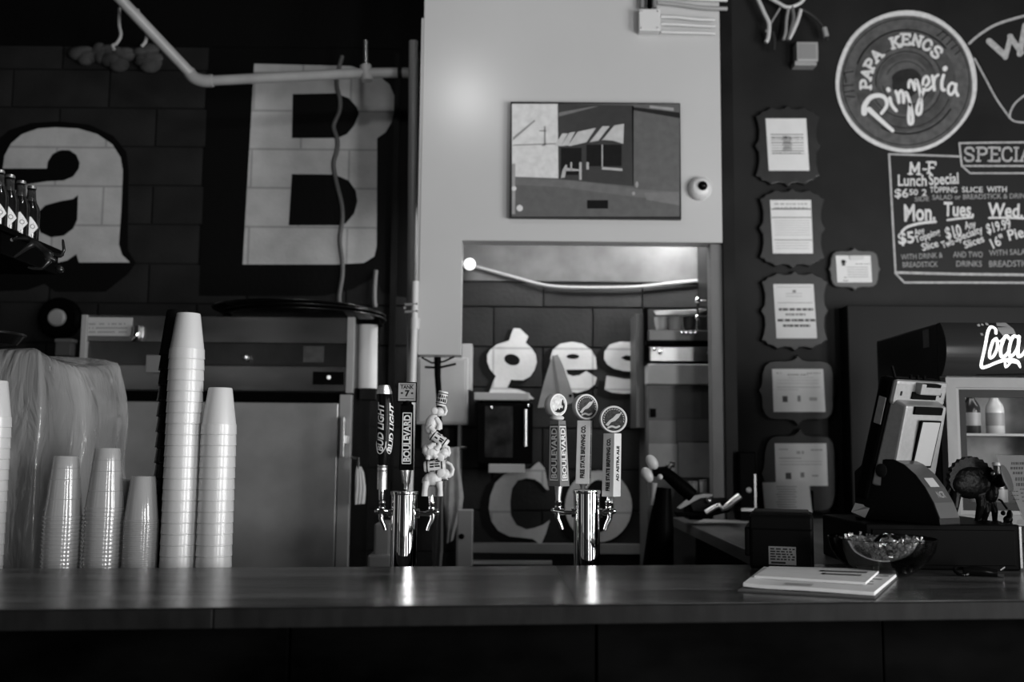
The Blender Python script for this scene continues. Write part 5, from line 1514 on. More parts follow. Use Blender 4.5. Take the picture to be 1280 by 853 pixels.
gp.flat(fill([[(1250,402.5),(1262,402.5),(1268,411),(1269,419),(1262,418),(1252,420),(1248,412)]]), lambda u, v: on_header(u, v, .0012))
gp.flat(fill([[(1224,405),(1228,404),(1228,420),(1225,420)]]), lambda u, v: on_header(u, v, .0012))
obj('header_print', gp, mat('header_print', .22, .3), hdr)
gp = MB().flat(fill([[(1228,404),(1290,403),(1290,468),(1224,469),(1224,440)]]), lambda u, v: on_header(u, v, .0006))
obj('header_field', gp, mat('header_field', .004, .2), hdr)
obj('warning_label', MB().box((cx0 - .0012, YC0 + .115, zt - .075), (cx0 - .0002, YC0 + .165, zt - .012)), mat('side_label', .06, .5, var=.3, scale=60), cl)
# door: outer and inner frame, pane, lit shelves with bottles
dx0, dx1 = cx0 + .002, cx0 + CW - .002
dz0, dz1 = zbm + .06, zh - .006
def ring(mb, x0, x1, z0, z1, wd, y0, y1):
    mb.box((x0, y0, z0), (x0 + wd, y1, z1)); mb.box((x1 - wd, y0, z0), (x1, y1, z1))
    mb.box((x0 + wd, y0, z1 - wd), (x1 - wd, y1, z1)); mb.box((x0 + wd, y0, z0), (x1 - wd, y1, z0 + wd))
for nm, (x0, x1, z0, z1), wd, y0, y1, m in (('door_frame', (dx0, dx1, dz0, dz1), .034, YC0, YC0 + .045, mat('door_frame_grey', .075, .4, var=.2, scale=12)), ('inner_frame', (dx0 + .034, dx1 - .034, dz0 + .034, dz1 - .026), .014, YC0 + .012, YC0 + .045, mat('inner_frame_grey', .11, .4)), ('gasket', (dx0 + .048, dx1 - .048, dz0 + .048, dz1 - .040), .026, YC0 + .022, YC0 + .045, m_post)):
    mb = MB(); ring(mb, x0, x1, z0, z1, wd, y0, y1)
    obj(nm, mb, m, cl)
obj('pane', MB().box((dx0 + .07, YC0 + .034, dz0 + .07), (dx1 - .07, YC0 + .039, dz1 - .062)), glass('door_glass', .9, 1.22), cl)
for k, zsh in enumerate((P(1240, 543, YC0 + .2).z, P(1240, 640, YC0 + .2).z)):
    obj('shelf', MB().box((dx0 + .05, YC0 + .06, zsh - .008), (dx1 - .05, YC0 + .55, zsh)), m_greyl, cl)
zsh = P(1240, 543, YC0 + .2).z
inner = obj('liner', MB().box((dx0 + .05, YC0 + .5, dz0), (dx1 - .05, YC0 + .52, dz1)), mat('liner_white', .55, .5, var=.5, scale=9), cl)
bl_ = bpy.data.lights.new('cooler_light', 'AREA'); bl_.shape = 'RECTANGLE'; bl_.size = .45; bl_.size_y = .04; bl_.energy = .22
bo = bpy.data.objects.new('cooler_light', bl_); COL.objects.link(bo); bo.location = (cx0 + .3, YC0 + .12, zt - .22 + .08); bo.rotation_euler = (R(20), 0, 0)
def bottle_mesh(nm, m, h_, r_, clear=False):
    pr = [(r_*.9, 0), (r_, .006), (r_, h_*.55), (r_*.92, h_*.62), (r_*.5, h_*.75), (r_*.43, h_*.80), (r_*.43, h_*.93), (r_*.52, h_*.94), (r_*.52, h_*.97), (r_*.46, h_)]
    return MB().lathe(pr, 20)
mw = mat('drink_pale', .75, .2, coat=.4); mdk = mat('drink_dark', .03, .15, coat=.4)
k = 0
for row, zs_ in enumerate((zsh, P(1240, 640, YC0 + .2).z)):
    for i in range(3):
        x = cx0 + .10 + i * .085
        hh = .165 if row == 0 else .17
        b = thing('drink_bottle', '%s drink bottle %s in the cooler' % (('pale', 'dark')[(i + row) % 2], ('on the upper shelf, %s from the left' if row == 0 else 'on the lower shelf, %s from the left') % ('first second third'.split()[i])), 'bottle', (x, YC0 + .22, zs_), group='drinks in the cooler')
        obj('bottle', bottle_mesh('b', None, hh, .031), mw if (i + row) % 2 == 0 else mdk, b, smooth=True, world=False)
        obj('cap', MB().lathe([(.0165, hh*.955), (.0165, hh*1.01), (.014, hh*1.015)], 16), m_white, b, smooth=True, world=False)
        obj('label', MB().lathe([(.0314, hh*.18), (.0316, hh*.19), (.0316, hh*.45), (.0314, hh*.46)], 20, caps=False), m_greyl, b, smooth=True, world=False)

# ------------------------------------------------------------------ point of sale group on the bar's right end
# receipt printer on the left
pc = PZ(1018, 714, ZB)
yawp = -16
rp = thing('receipt_printer', 'black receipt printer box with a white rating label on its back', 'printer', (pc.x, pc.y, ZB), R(yawp))
W_, D_, H_ = .172, .16, .140
obj('body', MB().box((-W_ + .012, .0, .0), (-.0, D_, H_)), mat('printer_black', .0025, .5, spec=.05), rp, world=False, bevel=.008)
obj('top_cover', MB().box((-W_ + .012, -.004, H_ - .042), (-.002, D_ - .01, H_ - .004)), MATS['printer_black'], rp, world=False, bevel=.006)
obj('side_ridge', MB().box((-W_, .006, .03), (-W_ + .014, D_ - .01, H_ - .035)), MATS['printer_black'], rp, world=False, bevel=.004)
obj('lid_edge', MB().box((-W_ + .02, .03, H_), (-.01, D_ - .01, H_ + .005)), m_post, rp, world=False, bevel=.002)
lb = obj('rating_label', MB().box((-.112, -.0012, .012), (-.044, -.0002, .058)), mat('label_grey', .15, .5), rp, world=False)
lp_ = MB()
rng = random.Random(5)
for r_ in range(5):
    x = -.108
    while x < -.05:
        ww = rng.uniform(.004, .014)
        lp_.add([(x, -.0016, .050 - r_*.0065), (min(x+ww, -.047), -.0016, .050 - r_*.0065), (min(x+ww, -.047), -.0016, .0535 - r_*.0065), (x, -.0016, .0535 - r_*.0065)], [(0,1,2,3)])
        x += ww + rng.uniform(.002, .005)
lp_.add([(-.106, -.0016, .0145), (-.070, -.0016, .0145), (-.070, -.0016, .0195), (-.106, -.0016, .0195)], [(0,1,2,3)])
obj('label_print', lp_, m_ink, lb, world=False)

# cash drawer: low black box
d0, d1 = PZ(1100, 708, ZB), PZ(1277, 714, ZB)
zdt = P(1220, 656, d1.y).z
cdw = thing('cash_drawer', 'low black cash drawer box under the sales terminal', 'cash drawer', (d1.x, d1.y, ZB))
obj('case', MB().box((-.40, .0, .0), (0, .36, zdt - ZB)), m_black, cdw, world=False, bevel=.004)
obj('lit_end_strip', MB().box((-.004, -.003, .006), (.003, .36, zdt - ZB - .004)), m_silver, cdw, world=False, bevel=.001)  # silver colour stands in for light falling on the black drawer's right end
obj('drawer_face', MB().box((-.385, -.004, .012), (-.015, -.0005, zdt - ZB - .014)), m_black, cdw, world=False, bevel=.002)
ZD = zdt + .0005

# sales terminal, seen from behind: leaning screen housing on a curved foot
tc = P(1122, 650, d1.y + .16)
tm = thing('sales_terminal', 'black and silver sales terminal leaning back on a curved foot', 'terminal', (tc.x, tc.y, ZD), R(30))
lean = Matrix.Translation((0, -.0, .045)) @ Matrix.Rotation(R(17), 4, 'X')
# in the leaned frame: x across, y depth (screen on +y), z up; rotation tips the top towards -y
def lbox(mb, a, b): return mb.box(a, b, lean)
HW = .108
TZ = .345
obj('screen_housing', lbox(MB(), (-HW, .015, .0), (HW, .060, TZ)), m_black, tm, world=False, bevel=.010)
obj('screen', lbox(MB(), (-HW + .012, .0602, .02), (HW - .012, .0612, TZ - .02)), m_black_gloss, tm, world=False)
obj('back_shell', lbox(MB(), (-HW + .002, .0, TZ - .07), (HW - .002, .020, TZ)), m_silver, tm, world=False, bevel=.010)
mb = MB()
x0, x1, z0, z1 = -HW + .012, HW - .030, .05, TZ - .062
yf, yb_ = -.045, .015
vs = [(x0, yf, z0), (x1, yf, z0), (x1 - .004, yf + .012, z1), (x0 + .004, yf + .012, z1), (x0 - .008, yb_, z0), (x1 + .008, yb_, z0), (x1 + .006, yb_, z1 + .012), (x0 - .004, yb_, z1 + .012)]
mb.add(vs, [(0,1,2,3), (5,4,7,6), (1,5,6,2), (4,0,3,7), (3,2,6,7), (4,5,1,0)], lean)
bh = obj('back_cover', mb, m_silver, tm, world=False, bevel=.006)
mb = MB()
obj('back_hatch', lbox(MB(), (-.028, yf - .0005, .12), (.044, yf + .006, z1 - .04)), mat('hatch_grey', .26, .4), tm, world=False, bevel=.002)
obj('hatch_shadow', lbox(MB(), (-.034, yf + .0005, .115), (.047, yf + .004, z1 - .036)), m_black, tm, world=False)
obj('vent', lbox(MB(), (-.062, yf + .006, z1 - .022), (.052, yf + .020, z1 - .001)), m_black, tm, world=False, bevel=.002)
obj('card_reader', lbox(MB(), (-.030, -.020, TZ - .034), (.055, .016, TZ - .004)), m_silver, tm, world=False, bevel=.003)
obj('reader_slot', lbox(MB(), (-.012, -.0215, TZ - .012), (.045, -.008, TZ - .0035)), m_black, tm, world=False)
obj('reader_recess', lbox(MB(), (-.040, -.004, TZ - .050), (.058, .002, TZ - .030)), m_black, tm, world=False)
s4 = MB()
for x in (-.082, .078): s4.box((x - .003, -.0015, TZ - .042), (x + .003, .001, TZ - .030), lean)
obj('screw_hole', s4, m_ink, tm, world=False)
obj('side_port', lbox(MB(), (-HW - .0015, .022, TZ - .13), (-HW + .001, .046, TZ - .055)), m_silver, tm, world=False, bevel=.001)
pn_ = MB()
for k in range(3): pn_.tube([lean @ Vector((-.02 + .028*k, .03, TZ - .002)), lean @ Vector((-.021 + .028*k, .03, TZ + .010))], .004, 8)
pn_.tube([lean @ Vector((-.075, .035, TZ - .002)), lean @ Vector((-.085, .045, TZ + .028))], .004, 8)
obj('peg', pn_, m_black, tm, smooth=True, world=False)
foot = [(.06, 0), (.06, .13), (.02, .160), (-.03, .168), (-.07, .165), (-.105, .152), (-.140, .126), (-.168, .094), (-.192, .056), (-.208, .018), (-.210, 0)]
obj('foot', MB().prism(foot, lambda u, v, w_: (w_, u, v), -.100, -.018), mat('foot_black', .003, .4), tm, world=False, bevel=.004, smooth=False)
st = MB()
fp = foot[4:10]
for (a, za), (b, zb_) in zip(fp, fp[1:]):
    st.add([(-.097, a, za + .0008), (-.021, a, za + .0008), (-.021, b, zb_ + .0008), (-.097, b, zb_ + .0008)], [(0,1,2,3)])
obj('foot_cover', st, mat('foot_grey', .045, .35), tm, smooth=True, world=False)
def on_foot(u, s_):   # u across, s_ 0..1 along the visible slope
    x = -.097 + .076 * u
    k = s_ * (len(fp) - 1); i = min(int(k), len(fp) - 2); f2 = k - i
    return (x, fp[i][0] + (fp[i+1][0]-fp[i][0])*f2 - .0008, fp[i][1] + (fp[i+1][1]-fp[i][1])*f2 + .0018)
stk = MB().add([on_foot(.25, .60), on_foot(.72, .60), on_foot(.72, .46), on_foot(.25, .46)], [(0,1,2,3)])
stk_o = obj('sticker', stk, m_greyl, tm, world=False)
sp_ = MB()
pts, fcs, wd = text('NCR', .02)
sp_.flat((pts, fcs), lambda u, v: on_foot(.36 + .40 * u / wd, .74 - .08 * v))
obj('foot_lettering', sp_, m_grey, tm, world=False)
obj('hinge_cap', MB().lathe([(.018, 0), (.018, .004), (.014, .006)], 24, Matrix.Translation((-.100, -.035, .135)) @ Matrix.Rotation(R(-90), 4, 'Y')), m_post, tm, smooth=True, world=False)
# till paper and small clutter beside the terminal
tag(obj('crumpled_receipt', MB().prism([(1064,640),(1069,629),(1085,632),(1096,630),(1094,634),(1082,648),(1070,646)], lambda u, v, w_: tuple(P(u, v, d0.y + .05 - w_ + .03*math.sin(u*.5))), 0, .012), mat('till_paper', .14, .6)), 'small crumpled receipt lying on the drawer left of the terminal foot', 'receipt')
cub = thing('card_stand', 'small dark stand with printed stickers left of the terminal', 'stand', P(1083, 628, d0.y + .10))
obj('block', MB().pbox(1074, 606, 1100, 655, d0.y + .10, .03), m_black, cub, bevel=.003)
obj('sticker', MB().pbox(1081, 611, 1088, 624, d0.y + .098, .0015), m_paper_d, cub)
obj('sticker', MB().pbox(1089, 610, 1093, 622, d0.y + .098, .0015), m_grey, cub)

# black cat figurine with an arched ridged back, and its kitten
YCAT = d1.y + .14
SC = (P(1201, 620, YCAT) - P(1200, 620, YCAT)).length
def q3(px, py, d=0): return P(px, py, YCAT) + Vector((0, d * SC, 0))
ct_ = thing('cat_figurine', 'black cat figurine with an arched ridged back on the cash drawer', 'figurine', q3(1225, 655))
m_cat = mat('cat_black', .003, .35, var=.3, scale=60, bump=.4, bscale=120)
mb = MB()
arc_ = []
for k in range(25):
    a = math.pi * (1.04 - k / 24 * 1.0)
    arc_.append((1212 + 27 * math.cos(a), 600 - 28 * math.sin(a)))
lp = []
for k, (x, y) in enumerate(arc_):
    e = 1.06 if k % 2 else .985
    lp.append((1212 + (x - 1212) * e, 600 + (y - 600) * e))
lp += [(1240, 612), (1226, 620), (1206, 616), (1190, 614), (1185, 606)]
body = MB()
for (x, y, rx, ry, rd, ro) in ((1212,602,26,22,9,0),(1200,606,14,14,9,0),(1226,604,14,16,8,0),(1238,616,10,15,8,10)):
    T = Matrix.Translation(q3(x, y)) @ Matrix.Rotation(R(ro), 4, 'Y')
    body.ball((0,0,0), (rx*SC, rd*SC, ry*SC), 10, T)
for pts, r_ in (([(1226,612),(1224,632),(1223,652),(1226,655)], [7,4.6,3.6,4]), ([(1238,622),(1242,640),(1245,653),(1250,655)], [7,4,3.2,3.2]), ([(1196,612),(1192,634),(1191,654)], [8,5,4]), ([(1232,620),(1232,640),(1230,654)], [6,4,3.6])):
    body.tube([q3(*p, (-3 if i % 2 else 3)) for i, p in enumerate(pts)], [z*SC for z in r_], 10)
T = Matrix.Translation(q3(1247, 601, -4)); body.ball((0,0,0), (10*SC, 7*SC, 8.5*SC), 10, T)
bo_ = obj('body', body, m_cat, ct_, smooth=True, sharp=False)
rm = bo_.modifiers.new('join', 'REMESH'); rm.mode = 'VOXEL'; rm.voxel_size = .0022; rm.use_smooth_shade = True
obj('ridged_back', MB().prism(lp, lambda u, v, w_: tuple(q3(u, v, w_)), -5, 5), m_cat, ct_, bevel=.001)
for nm, tri in (('ear', [(1236,602),(1234.5,584),(1243,594)]), ('ear', [(1251,594),(1255.5,583),(1257,602)])):
    obj(nm, MB().prism(tri, lambda u, v, w_: tuple(q3(u, v, w_)), -9, -4), m_cat, ct_, bevel=.001)
obj('collar_tag', MB().ball(tuple(q3(1236.5, 592, -9)), .006, 6), m_satin, ct_, smooth=True)
obj('tail', MB().tube([q3(1188, 608), q3(1180, 620), q3(1178, 640)], [4*SC, 2*SC], 8), m_cat, ct_, smooth=True)
kt = thing('kitten_figurine', 'tiny black kitten figurine at the feet of the cat figurine', 'figurine', q3(1255, 655, -10))
kb = MB()
for (x, y, rx, ry, rd) in ((1255,649,6,5,4),(1257,643,3.6,6,3.6),(1249,641,3,3,3)):
    kb.ball(tuple(q3(x, y, -10)), (rx*SC, rd*SC, ry*SC), 8)
for pts in ([(1251,650),(1250,655)], [(1258,650),(1259.5,655)], [(1254,636),(1247,626),(1243,624)]):
    kb.tube([q3(*p, -10) for p in pts], 1.5*SC, 8)
o = obj('body', kb, m_cat, kt, smooth=True, sharp=False)
rm = o.modifiers.new('join', 'REMESH'); rm.mode = 'VOXEL'; rm.voxel_size = .0012; rm.use_smooth_shade = True

# slanted printed card in a clear holder, cut by the right edge
YM = d1.y + .05
cdh = thing('card_holder', 'clear holder with a slanted printed card at the right edge of the bar', 'card holder', P(1280, 655, YM))
card_loop = [(1245.5,569.5),(1276,569.5),(1330,569.5),(1330,648),(1279,648)]
obj('card', MB().prism(card_loop, lambda u, v, w_: tuple(P(u, v, YM + w_)), 0, .002), mat('card_grey', .17, .5), cdh)
obj('cover', MB().prism([(1244,568),(1332,568),(1332,650),(1278,650)], lambda u, v, w_: tuple(P(u, v, YM - w_)), .001, .003), m_glass, cdh)
obj('foot', MB().prism([(1272,650),(1340,650),(1340,655.6),(1270,655.6)], lambda u, v, w_: tuple(P(u, v, YM + w_)), -.02, .05), m_glass, cdh)
cp_ = MB()
rng = random.Random(3)
for (x, y, wpx, cap) in ((1264,578,14,3.2),(1263,584,15,3.2),(1266,590,12,3.2),(1269,597,12,4.5),(1270,604,12,4),(1275,611,8,1.6),(1276,616,8,1.6),(1277,621,8,1.4),(1278,626,6,1.4),(1262,614,9,1.2),(1264,619,9,1.2),(1266,624,8,1.2)):
    u = 0
    while u < wpx:
        ww = rng.uniform(1.2, 3.2)
        cp_.flat(([(x+u, y), (x+u+ww, y), (x+u+ww, y+cap), (x+u, y+cap)], [(3,2,1,0)]), lambda a, b: tuple(P(a, b, YM - .0006)))
        u += ww + rng.uniform(.5, 1.1)
obj('card_print', cp_, mat('card_ink', .05, .6), cdh)
em = MB().flat(fill([ell(1259, 598, 5, 18, 24, -.38)]), lambda a, b: tuple(P(a, b, YM - .0005)))
obj('card_emblem', em, mat('card_emblem', .07, .6), cdh)

# glass bowl of wrapped mints
bc = PZ(1103, 718, ZB); bc.y = d1.y - .115
bc = Vector((P(1103, 690, bc.y).x, bc.y, ZB))
sb_ = (P(1104, 680, bc.y) - P(1103, 680, bc.y)).length
rb = 65 * sb_
hb = P(1103, 672.5, bc.y).z - ZB
bw = thing('glass_bowl', 'clear glass bowl of wrapped mints in front of the cash drawer', 'bowl', (bc.x, bc.y, ZB))
obj('bowl', MB().lathe([(.001, .003), (rb*.50, .004), (rb*.80, hb*.36), (rb*.95, hb*.70), (rb, hb - .001), (rb*.985, hb), (rb*.965, hb - .001), (rb*.92, hb*.70), (rb*.77, hb*.38), (rb*.48, .008), (.001, .007)], 56, caps=False), m_glass, bw, smooth=True, world=False)
obj('rim', MB().tube([(rb*.985*math.cos(a), rb*.985*math.sin(a), hb) for a in [2*math.pi*k/64 for k in range(65)]], .0016, 8), m_glass, bw, smooth=True, world=False)
rng = random.Random(21)
mm = MB()
for k in range(420):
    z = rng.uniform(.026, hb * .92)
    a = rng.uniform(0, 6.283)
    rmax = rb * (.50 + .30 * min(1, z / (hb*.36)) + .14 * max(0, min(1, (z - hb*.36) / (hb*.34)))) - .021
    rr = rmax * math.sqrt(rng.uniform(.25, 1))
    T = Matrix.Translation((rr*math.cos(a), rr*math.sin(a), z)) @ Matrix.Rotation(rng.uniform(0, 6.3), 4, (rng.uniform(-1,1), rng.uniform(-1,1), .3))
    mm.ball((0,0,0), (.0085, .007, .0055), 4, T)
    # twisted wrapper ends
    for sx in (-1, 1):
        fan = [(sx*.007, 0, 0)] + [(sx*(.016 + .002*(j % 2)), -.007 + .0035*j, .0025*(j % 2)) for j in range(5)]
        mm.add(fan, [(0, j, j+1) for j in range(1, 5)], T)
mts = obj('wrapped_mints', mm, sheer('wrapper', .22, .3, .06, 1.0), bw, world=False)
mts['kind'] = 'stuff'
dsh = thing('glass_dish', 'small round clear glass dish standing in the bowl of mints', 'dish', (bc.x + 7*sb_, bc.y - .02, ZB + hb*.66))
Td = Matrix.Rotation(R(62), 4, 'X')
rd_ = 23 * sb_
obj('dish', MB().lathe([(.001, -.018), (rd_*.55, -.016), (rd_*.9, -.006), (rd_, .004), (rd_*.96, .005), (rd_*.86, -.003), (rd_*.5, -.012), (.001, -.014)], 40, Td, caps=False), m_glass, dsh, smooth=True, world=False)
obj('rim', MB().tube([Td @ Vector((rd_*.99*math.cos(a), rd_*.99*math.sin(a), .0045)) for a in [2*math.pi*k/48 for k in range(49)]], .0016, 8), m_glass, dsh, smooth=True, world=False)

# stack of folded menus
def sheet(name, lab, corners, z0, th, m, n=1, curl=0.0, group=None):
    """corners: four image points of the sheet on the bar, front-left, front-right, back-right, back-left"""
    ps_ = [PZ(a, b, z0) for a, b in corners]
    t = thing(name, lab, 'menu', (ps_[0].x, ps_[0].y, z0), group=group)
    NX, NY = 10, 3
    vs, fs = [], []
    def pt(u, v):
        return ps_[0].lerp(ps_[1], u).lerp(ps_[3].lerp(ps_[2], u), v)
    for s_ in (0, 1):
        for j in range(NY + 1):
            for i in range(NX + 1):
                q = pt(i / NX, j / NY)
                up_ = curl * (max(0, 1 - 4*(i/NX))**2 + .5*math.sin(i/NX*3.14)**2 * (1 - j/NY))
                vs.append((q.x, q.y, z0 + up_ + (th if s_ else 0)))
    M_ = NX + 1; O = M_ * (NY + 1)
    for j in range(NY):
        for i in range(NX):
            a = j*M_ + i
            fs.append((a, a+M_, a+M_+1, a+1)); fs.append((O+a, O+a+1, O+a+M_+1, O+a+M_))
    for i in range(NX):
        fs.append((i, i+1, O+i+1, O+i)); a = NY*M_ + i; fs.append((a+1, a, O+a, O+a+1))
    for j in range(NY):
        a = j*M_; fs.append((a+M_, a, O+a, O+a+M_)); a = j*M_ + NX; fs.append((a, a+M_, O+a+M_, O+a))
    obj('pages', MB().add(vs, fs), m, t)
    pr = MB()
    def on(u, v):
        q = pt(u, v); i = u * NX
        up_ = curl * (max(0, 1 - 4*u)**2 + .5*math.sin(u*3.14)**2 * (1 - v))
        return (q.x, q.y, z0 + up_ + th + .0008)
    return t, on, pr
zz_ = ZB + .0005
t, on, pr = sheet('folded_menu', 'lowest dark edged menu of the folded pile on the bar', [(922,740),(1094,749.5),(1122.5,722.5),(960,716)], zz_, .0035, mat('menu_dark', .07, .5), group='folded menus')
t, on, pr = sheet('folded_menu', 'second folded menu from the bottom, jutting out to the right', [(929,735),(1093,745),(1123,719.5),(955,714)], zz_ + .0042, .0075, m_paper, curl=.003, group='folded menus')
def pline(u0, v0, u1, v1): pr.add([on(u0, v0), on(u1, v0), on(u1, v1), on(u0, v1)], [(0,1,2,3)])
for (u0, u1, v) in ((.82,.93,.30),(.80,.91,.42),(.84,.95,.55),(.85,.97,.72),(.86,.98,.82)): pline(u0, v, u1, v + .05)
for k in range(10): pline(.30 + .005*(k % 3), .05 + .012*k, .52, .055 + .012*k)
obj('menu_print', pr, m_ink_l, t)
t, on, pr = sheet('folded_menu', 'topmost narrow folded menu lying on the pile', [(943,723),(1082,731.5),(1101,714.5),(962,711)], zz_ + .0135, .0055, m_paper, curl=.0, group='folded menus')
t.location.z += 0
for (u0, v0, u1, v1) in ((.50,.62,.92,.74),(.55,.40,.90,.50),(.50,.66,.53,.74),(.55,.40,.58,.52)): pline(u0, v0, u1, v1)
obj('menu_print', pr, mat('menu_grey', .10, .6), t)

# small dark clicker with a bright metal end, far right on the bar
kc = PZ(1232, 722, ZB)
pn2 = thing('bottle_opener', 'small dark bottle opener with a bright metal end near the right edge', 'opener', (kc.x, kc.y, ZB))
obj('grip', MB().tube([(-.045, .02, .012), (-.02, .015, .014), (.01, .004, .012), (.028, .0, .010)], [.010, .013, .011, .009], 12, smooth=0), m_black_gloss, pn2, smooth=True, world=False)
obj('loop', MB().tube([(-.05 + .016*math.cos(a), .02 + .014*math.sin(a), .012 + .008*math.sin(a)) for a in [2*math.pi*k/20 for k in range(21)]], .004, 8), m_black_gloss, pn2, smooth=True, world=False)
obj('metal_end', MB().tube([(.028, 0, .010), (.042, -.004, .010)], [.009, .011], 12).tube([(.034, -.006, .018), (.044, -.008, .026)], .003, 8), m_chrome, pn2, smooth=True, world=False)

# ------------------------------------------------------------------ on the return counter
YU = 3.55
ct2 = thing('paper_liner', 'pale sheet of paper lying on the return counter', 'paper', PZ(900, 655, ZB))
vs = [PZ(a, b, ZB + .0005) for a, b in ((868, 654.5), (934, 654.5), (960, 644.5), (890, 646.5))]
obj('sheet', MB().add([tuple(v) for v in vs] + [tuple(v + Vector((0, 0, .003))) for v in vs], [(3,2,1,0),(4,5,6,7),(0,1,5,4),(1,2,6,5),(2,3,7,6),(3,0,4,7)]), m_greyl, ct2)
pl2 = PZ(905, 672, ZB)
YV2 = 3.9
cv = thing('lever_press', 'dark hand press with two pale oval knobs behind the return counter', 'press', P(828, 640, YV2))
obj('base', MB().lathe([(.09, 0), (.09, .03), (.05, .06)], 20, Matrix.Translation((P(821, 712, YV2).x, YV2, 0))), m_black, cv, smooth=True)
obj('column', MB().tube([Vector((P(821, 712, YV2).x, YV2, .05)), P(822, 712, YV2), P(826, 660, YV2), P(830, 610, YV2)], [.060, .060, .050, .028], 14), m_black, cv, smooth=True)
obj('arm', MB().tube([P(816, 590, YV2 - .02), P(830, 590, YV2 - .02), P(842, 600, YV2 - .02), P(856, 612, YV2 - .02), P(866, 620, YV2 - .02)], [.018, .024, .026, .028, .026], 12), m_black, cv, smooth=True)
for (a, b, ro) in ((809, 594, -30), (815, 578, -35)):
    obj('knob', MB().ball((0,0,0), (.021, .016, .031), 10, Matrix.Translation(P(a, b, YV2 - .04)) @ Matrix.Rotation(R(ro), 4, 'Y')), m_white, cv, smooth=True)
obj('stub', MB().ball(tuple(P(825, 596.5, YV2 - .05)), .011, 8), m_white, cv, smooth=True)
obj('bracket', MB().tube([P(833, 588, YV2), P(838, 580, YV2), P(843, 581, YV2)], .014, 10), m_steel_d, cv, smooth=True)
obj('grip_handle', MB().tube([P(817, 604, YV2), P(815, 632, YV2)], [.015, .010], 12), m_greyl, cv, smooth=True)
cb2 = PZ(848, 648, ZB)
YB2 = 4.05
cbx = thing('cutter_blade', 'curved pale blade of a slicer lying on the return counter', 'blade', P(870, 640, YB2))
lp = [(846,635),(856,626),(868,620),(880,617.5),(891,618),(890,621.5),(876,623),(866,628),(858,633),(850,637)]
obj('blade', MB().prism(lp, lambda u, v, w_: tuple(P(u, v, YB2 + w_)), 0, .02), m_greyl, cbx, bevel=.003)
obj('bed', MB().prism([(842,640),(880,642),(912,632),(913,640),(890,645.5),(846,646)], lambda u, v, w_: tuple(P(u, v, YB2 + .01 + w_)), 0, .10), m_black, cbx, bevel=.004)
obj('guard', MB().prism([(862,630),(880,623),(908,622),(912,634),(882,641),(866,640)], lambda u, v, w_: tuple(P(u, v, YB2 + .03 + w_)), 0, .06), m_post, cbx, bevel=.004)
obj('handle', MB().tube([P(882, 641, YB2 - .02), P(892, 635, YB2 - .02), P(899, 632, YB2 - .02), P(903, 636.5, YB2 - .02), P(908, 634, YB2 - .02), P(916, 627, YB2 - .02), P(925, 620.5, YB2 - .02)], [.010, .010, .010, .010, .013, .014, .014], 12), m_satin, cbx, smooth=True)
obj('pivot', MB().ball(tuple(P(886, 626, YB2 + .02)), .012, 8), m_satin, cbx, smooth=True)
# little cans and tub at the back of the counter
for i, (a, b0_, b1_, w2, v, lab) in enumerate(((866, 604, 615, 6, .28, 'small pale tub at the back of the counter, left one'), (879, 602, 617, 4.5, .40, 'small bright jar at the back of the counter, middle one'), (896, 611, 622, 5, .20, 'small grey pot at the back of the counter, right one'), (903, 597, 606, 4, .22, 'small grey pot hanging on the jamb above the counter'))):
    Yj = 4.42
    t = thing('small_jar', lab, 'jar', P(a, b1_, Yj))
    c0_, c1_ = P(a, b1_, Yj), P(a, b0_, Yj)
    r_ = w2 * Yj / F
    if i != 3: c0_ = Vector((c0_.x, c0_.y, max(ZB, c0_.z - .0)))
    obj('jar', MB().tube([c0_, c1_], r_, 16), mat('jar_%d' % i, v, .4), t, smooth=True)
    obj('lid', MB().tube([c1_, c1_ + Vector((0, 0, .006))], r_ * 1.06, 16), m_grey, t, smooth=True)
shf = tag(obj('counter_riser', MB().box((P(858, 640, 4.42).x, 4.34, ZB - .001), (P(902, 640, 4.42).x, 4.49, P(880, 616, 4.42).z - .001)), m_black), 'low black riser at the back of the counter that carries the small jars', 'riser')
gr = thing('coffee_grinder', 'black countertop grinder with a bright knob right of the jamb', 'appliance', P(937, 645, 4.25))
obj('body', MB().pbox(924, 565, 946, 641, 4.25, .2), m_black, gr, bevel=.006)
obj('trim', MB().pbox(943, 593, 945.5, 640, 4.244, .006), m_steel_d, gr)
obj('base', MB().pbox(926, 635, 947, 640, 4.22, .2), m_steel_d, gr, bevel=.002)
obj('knob', MB().ball(tuple(P(936, 613, 4.24)), .012, 8), m_white, gr, smooth=True)
obj('lower_plinth', MB().box((P(926, 640, 4.25).x, 4.25, ZB), (P(946, 640, 4.25).x, 4.44, P(936, 640, 4.25).z)), m_black, gr)

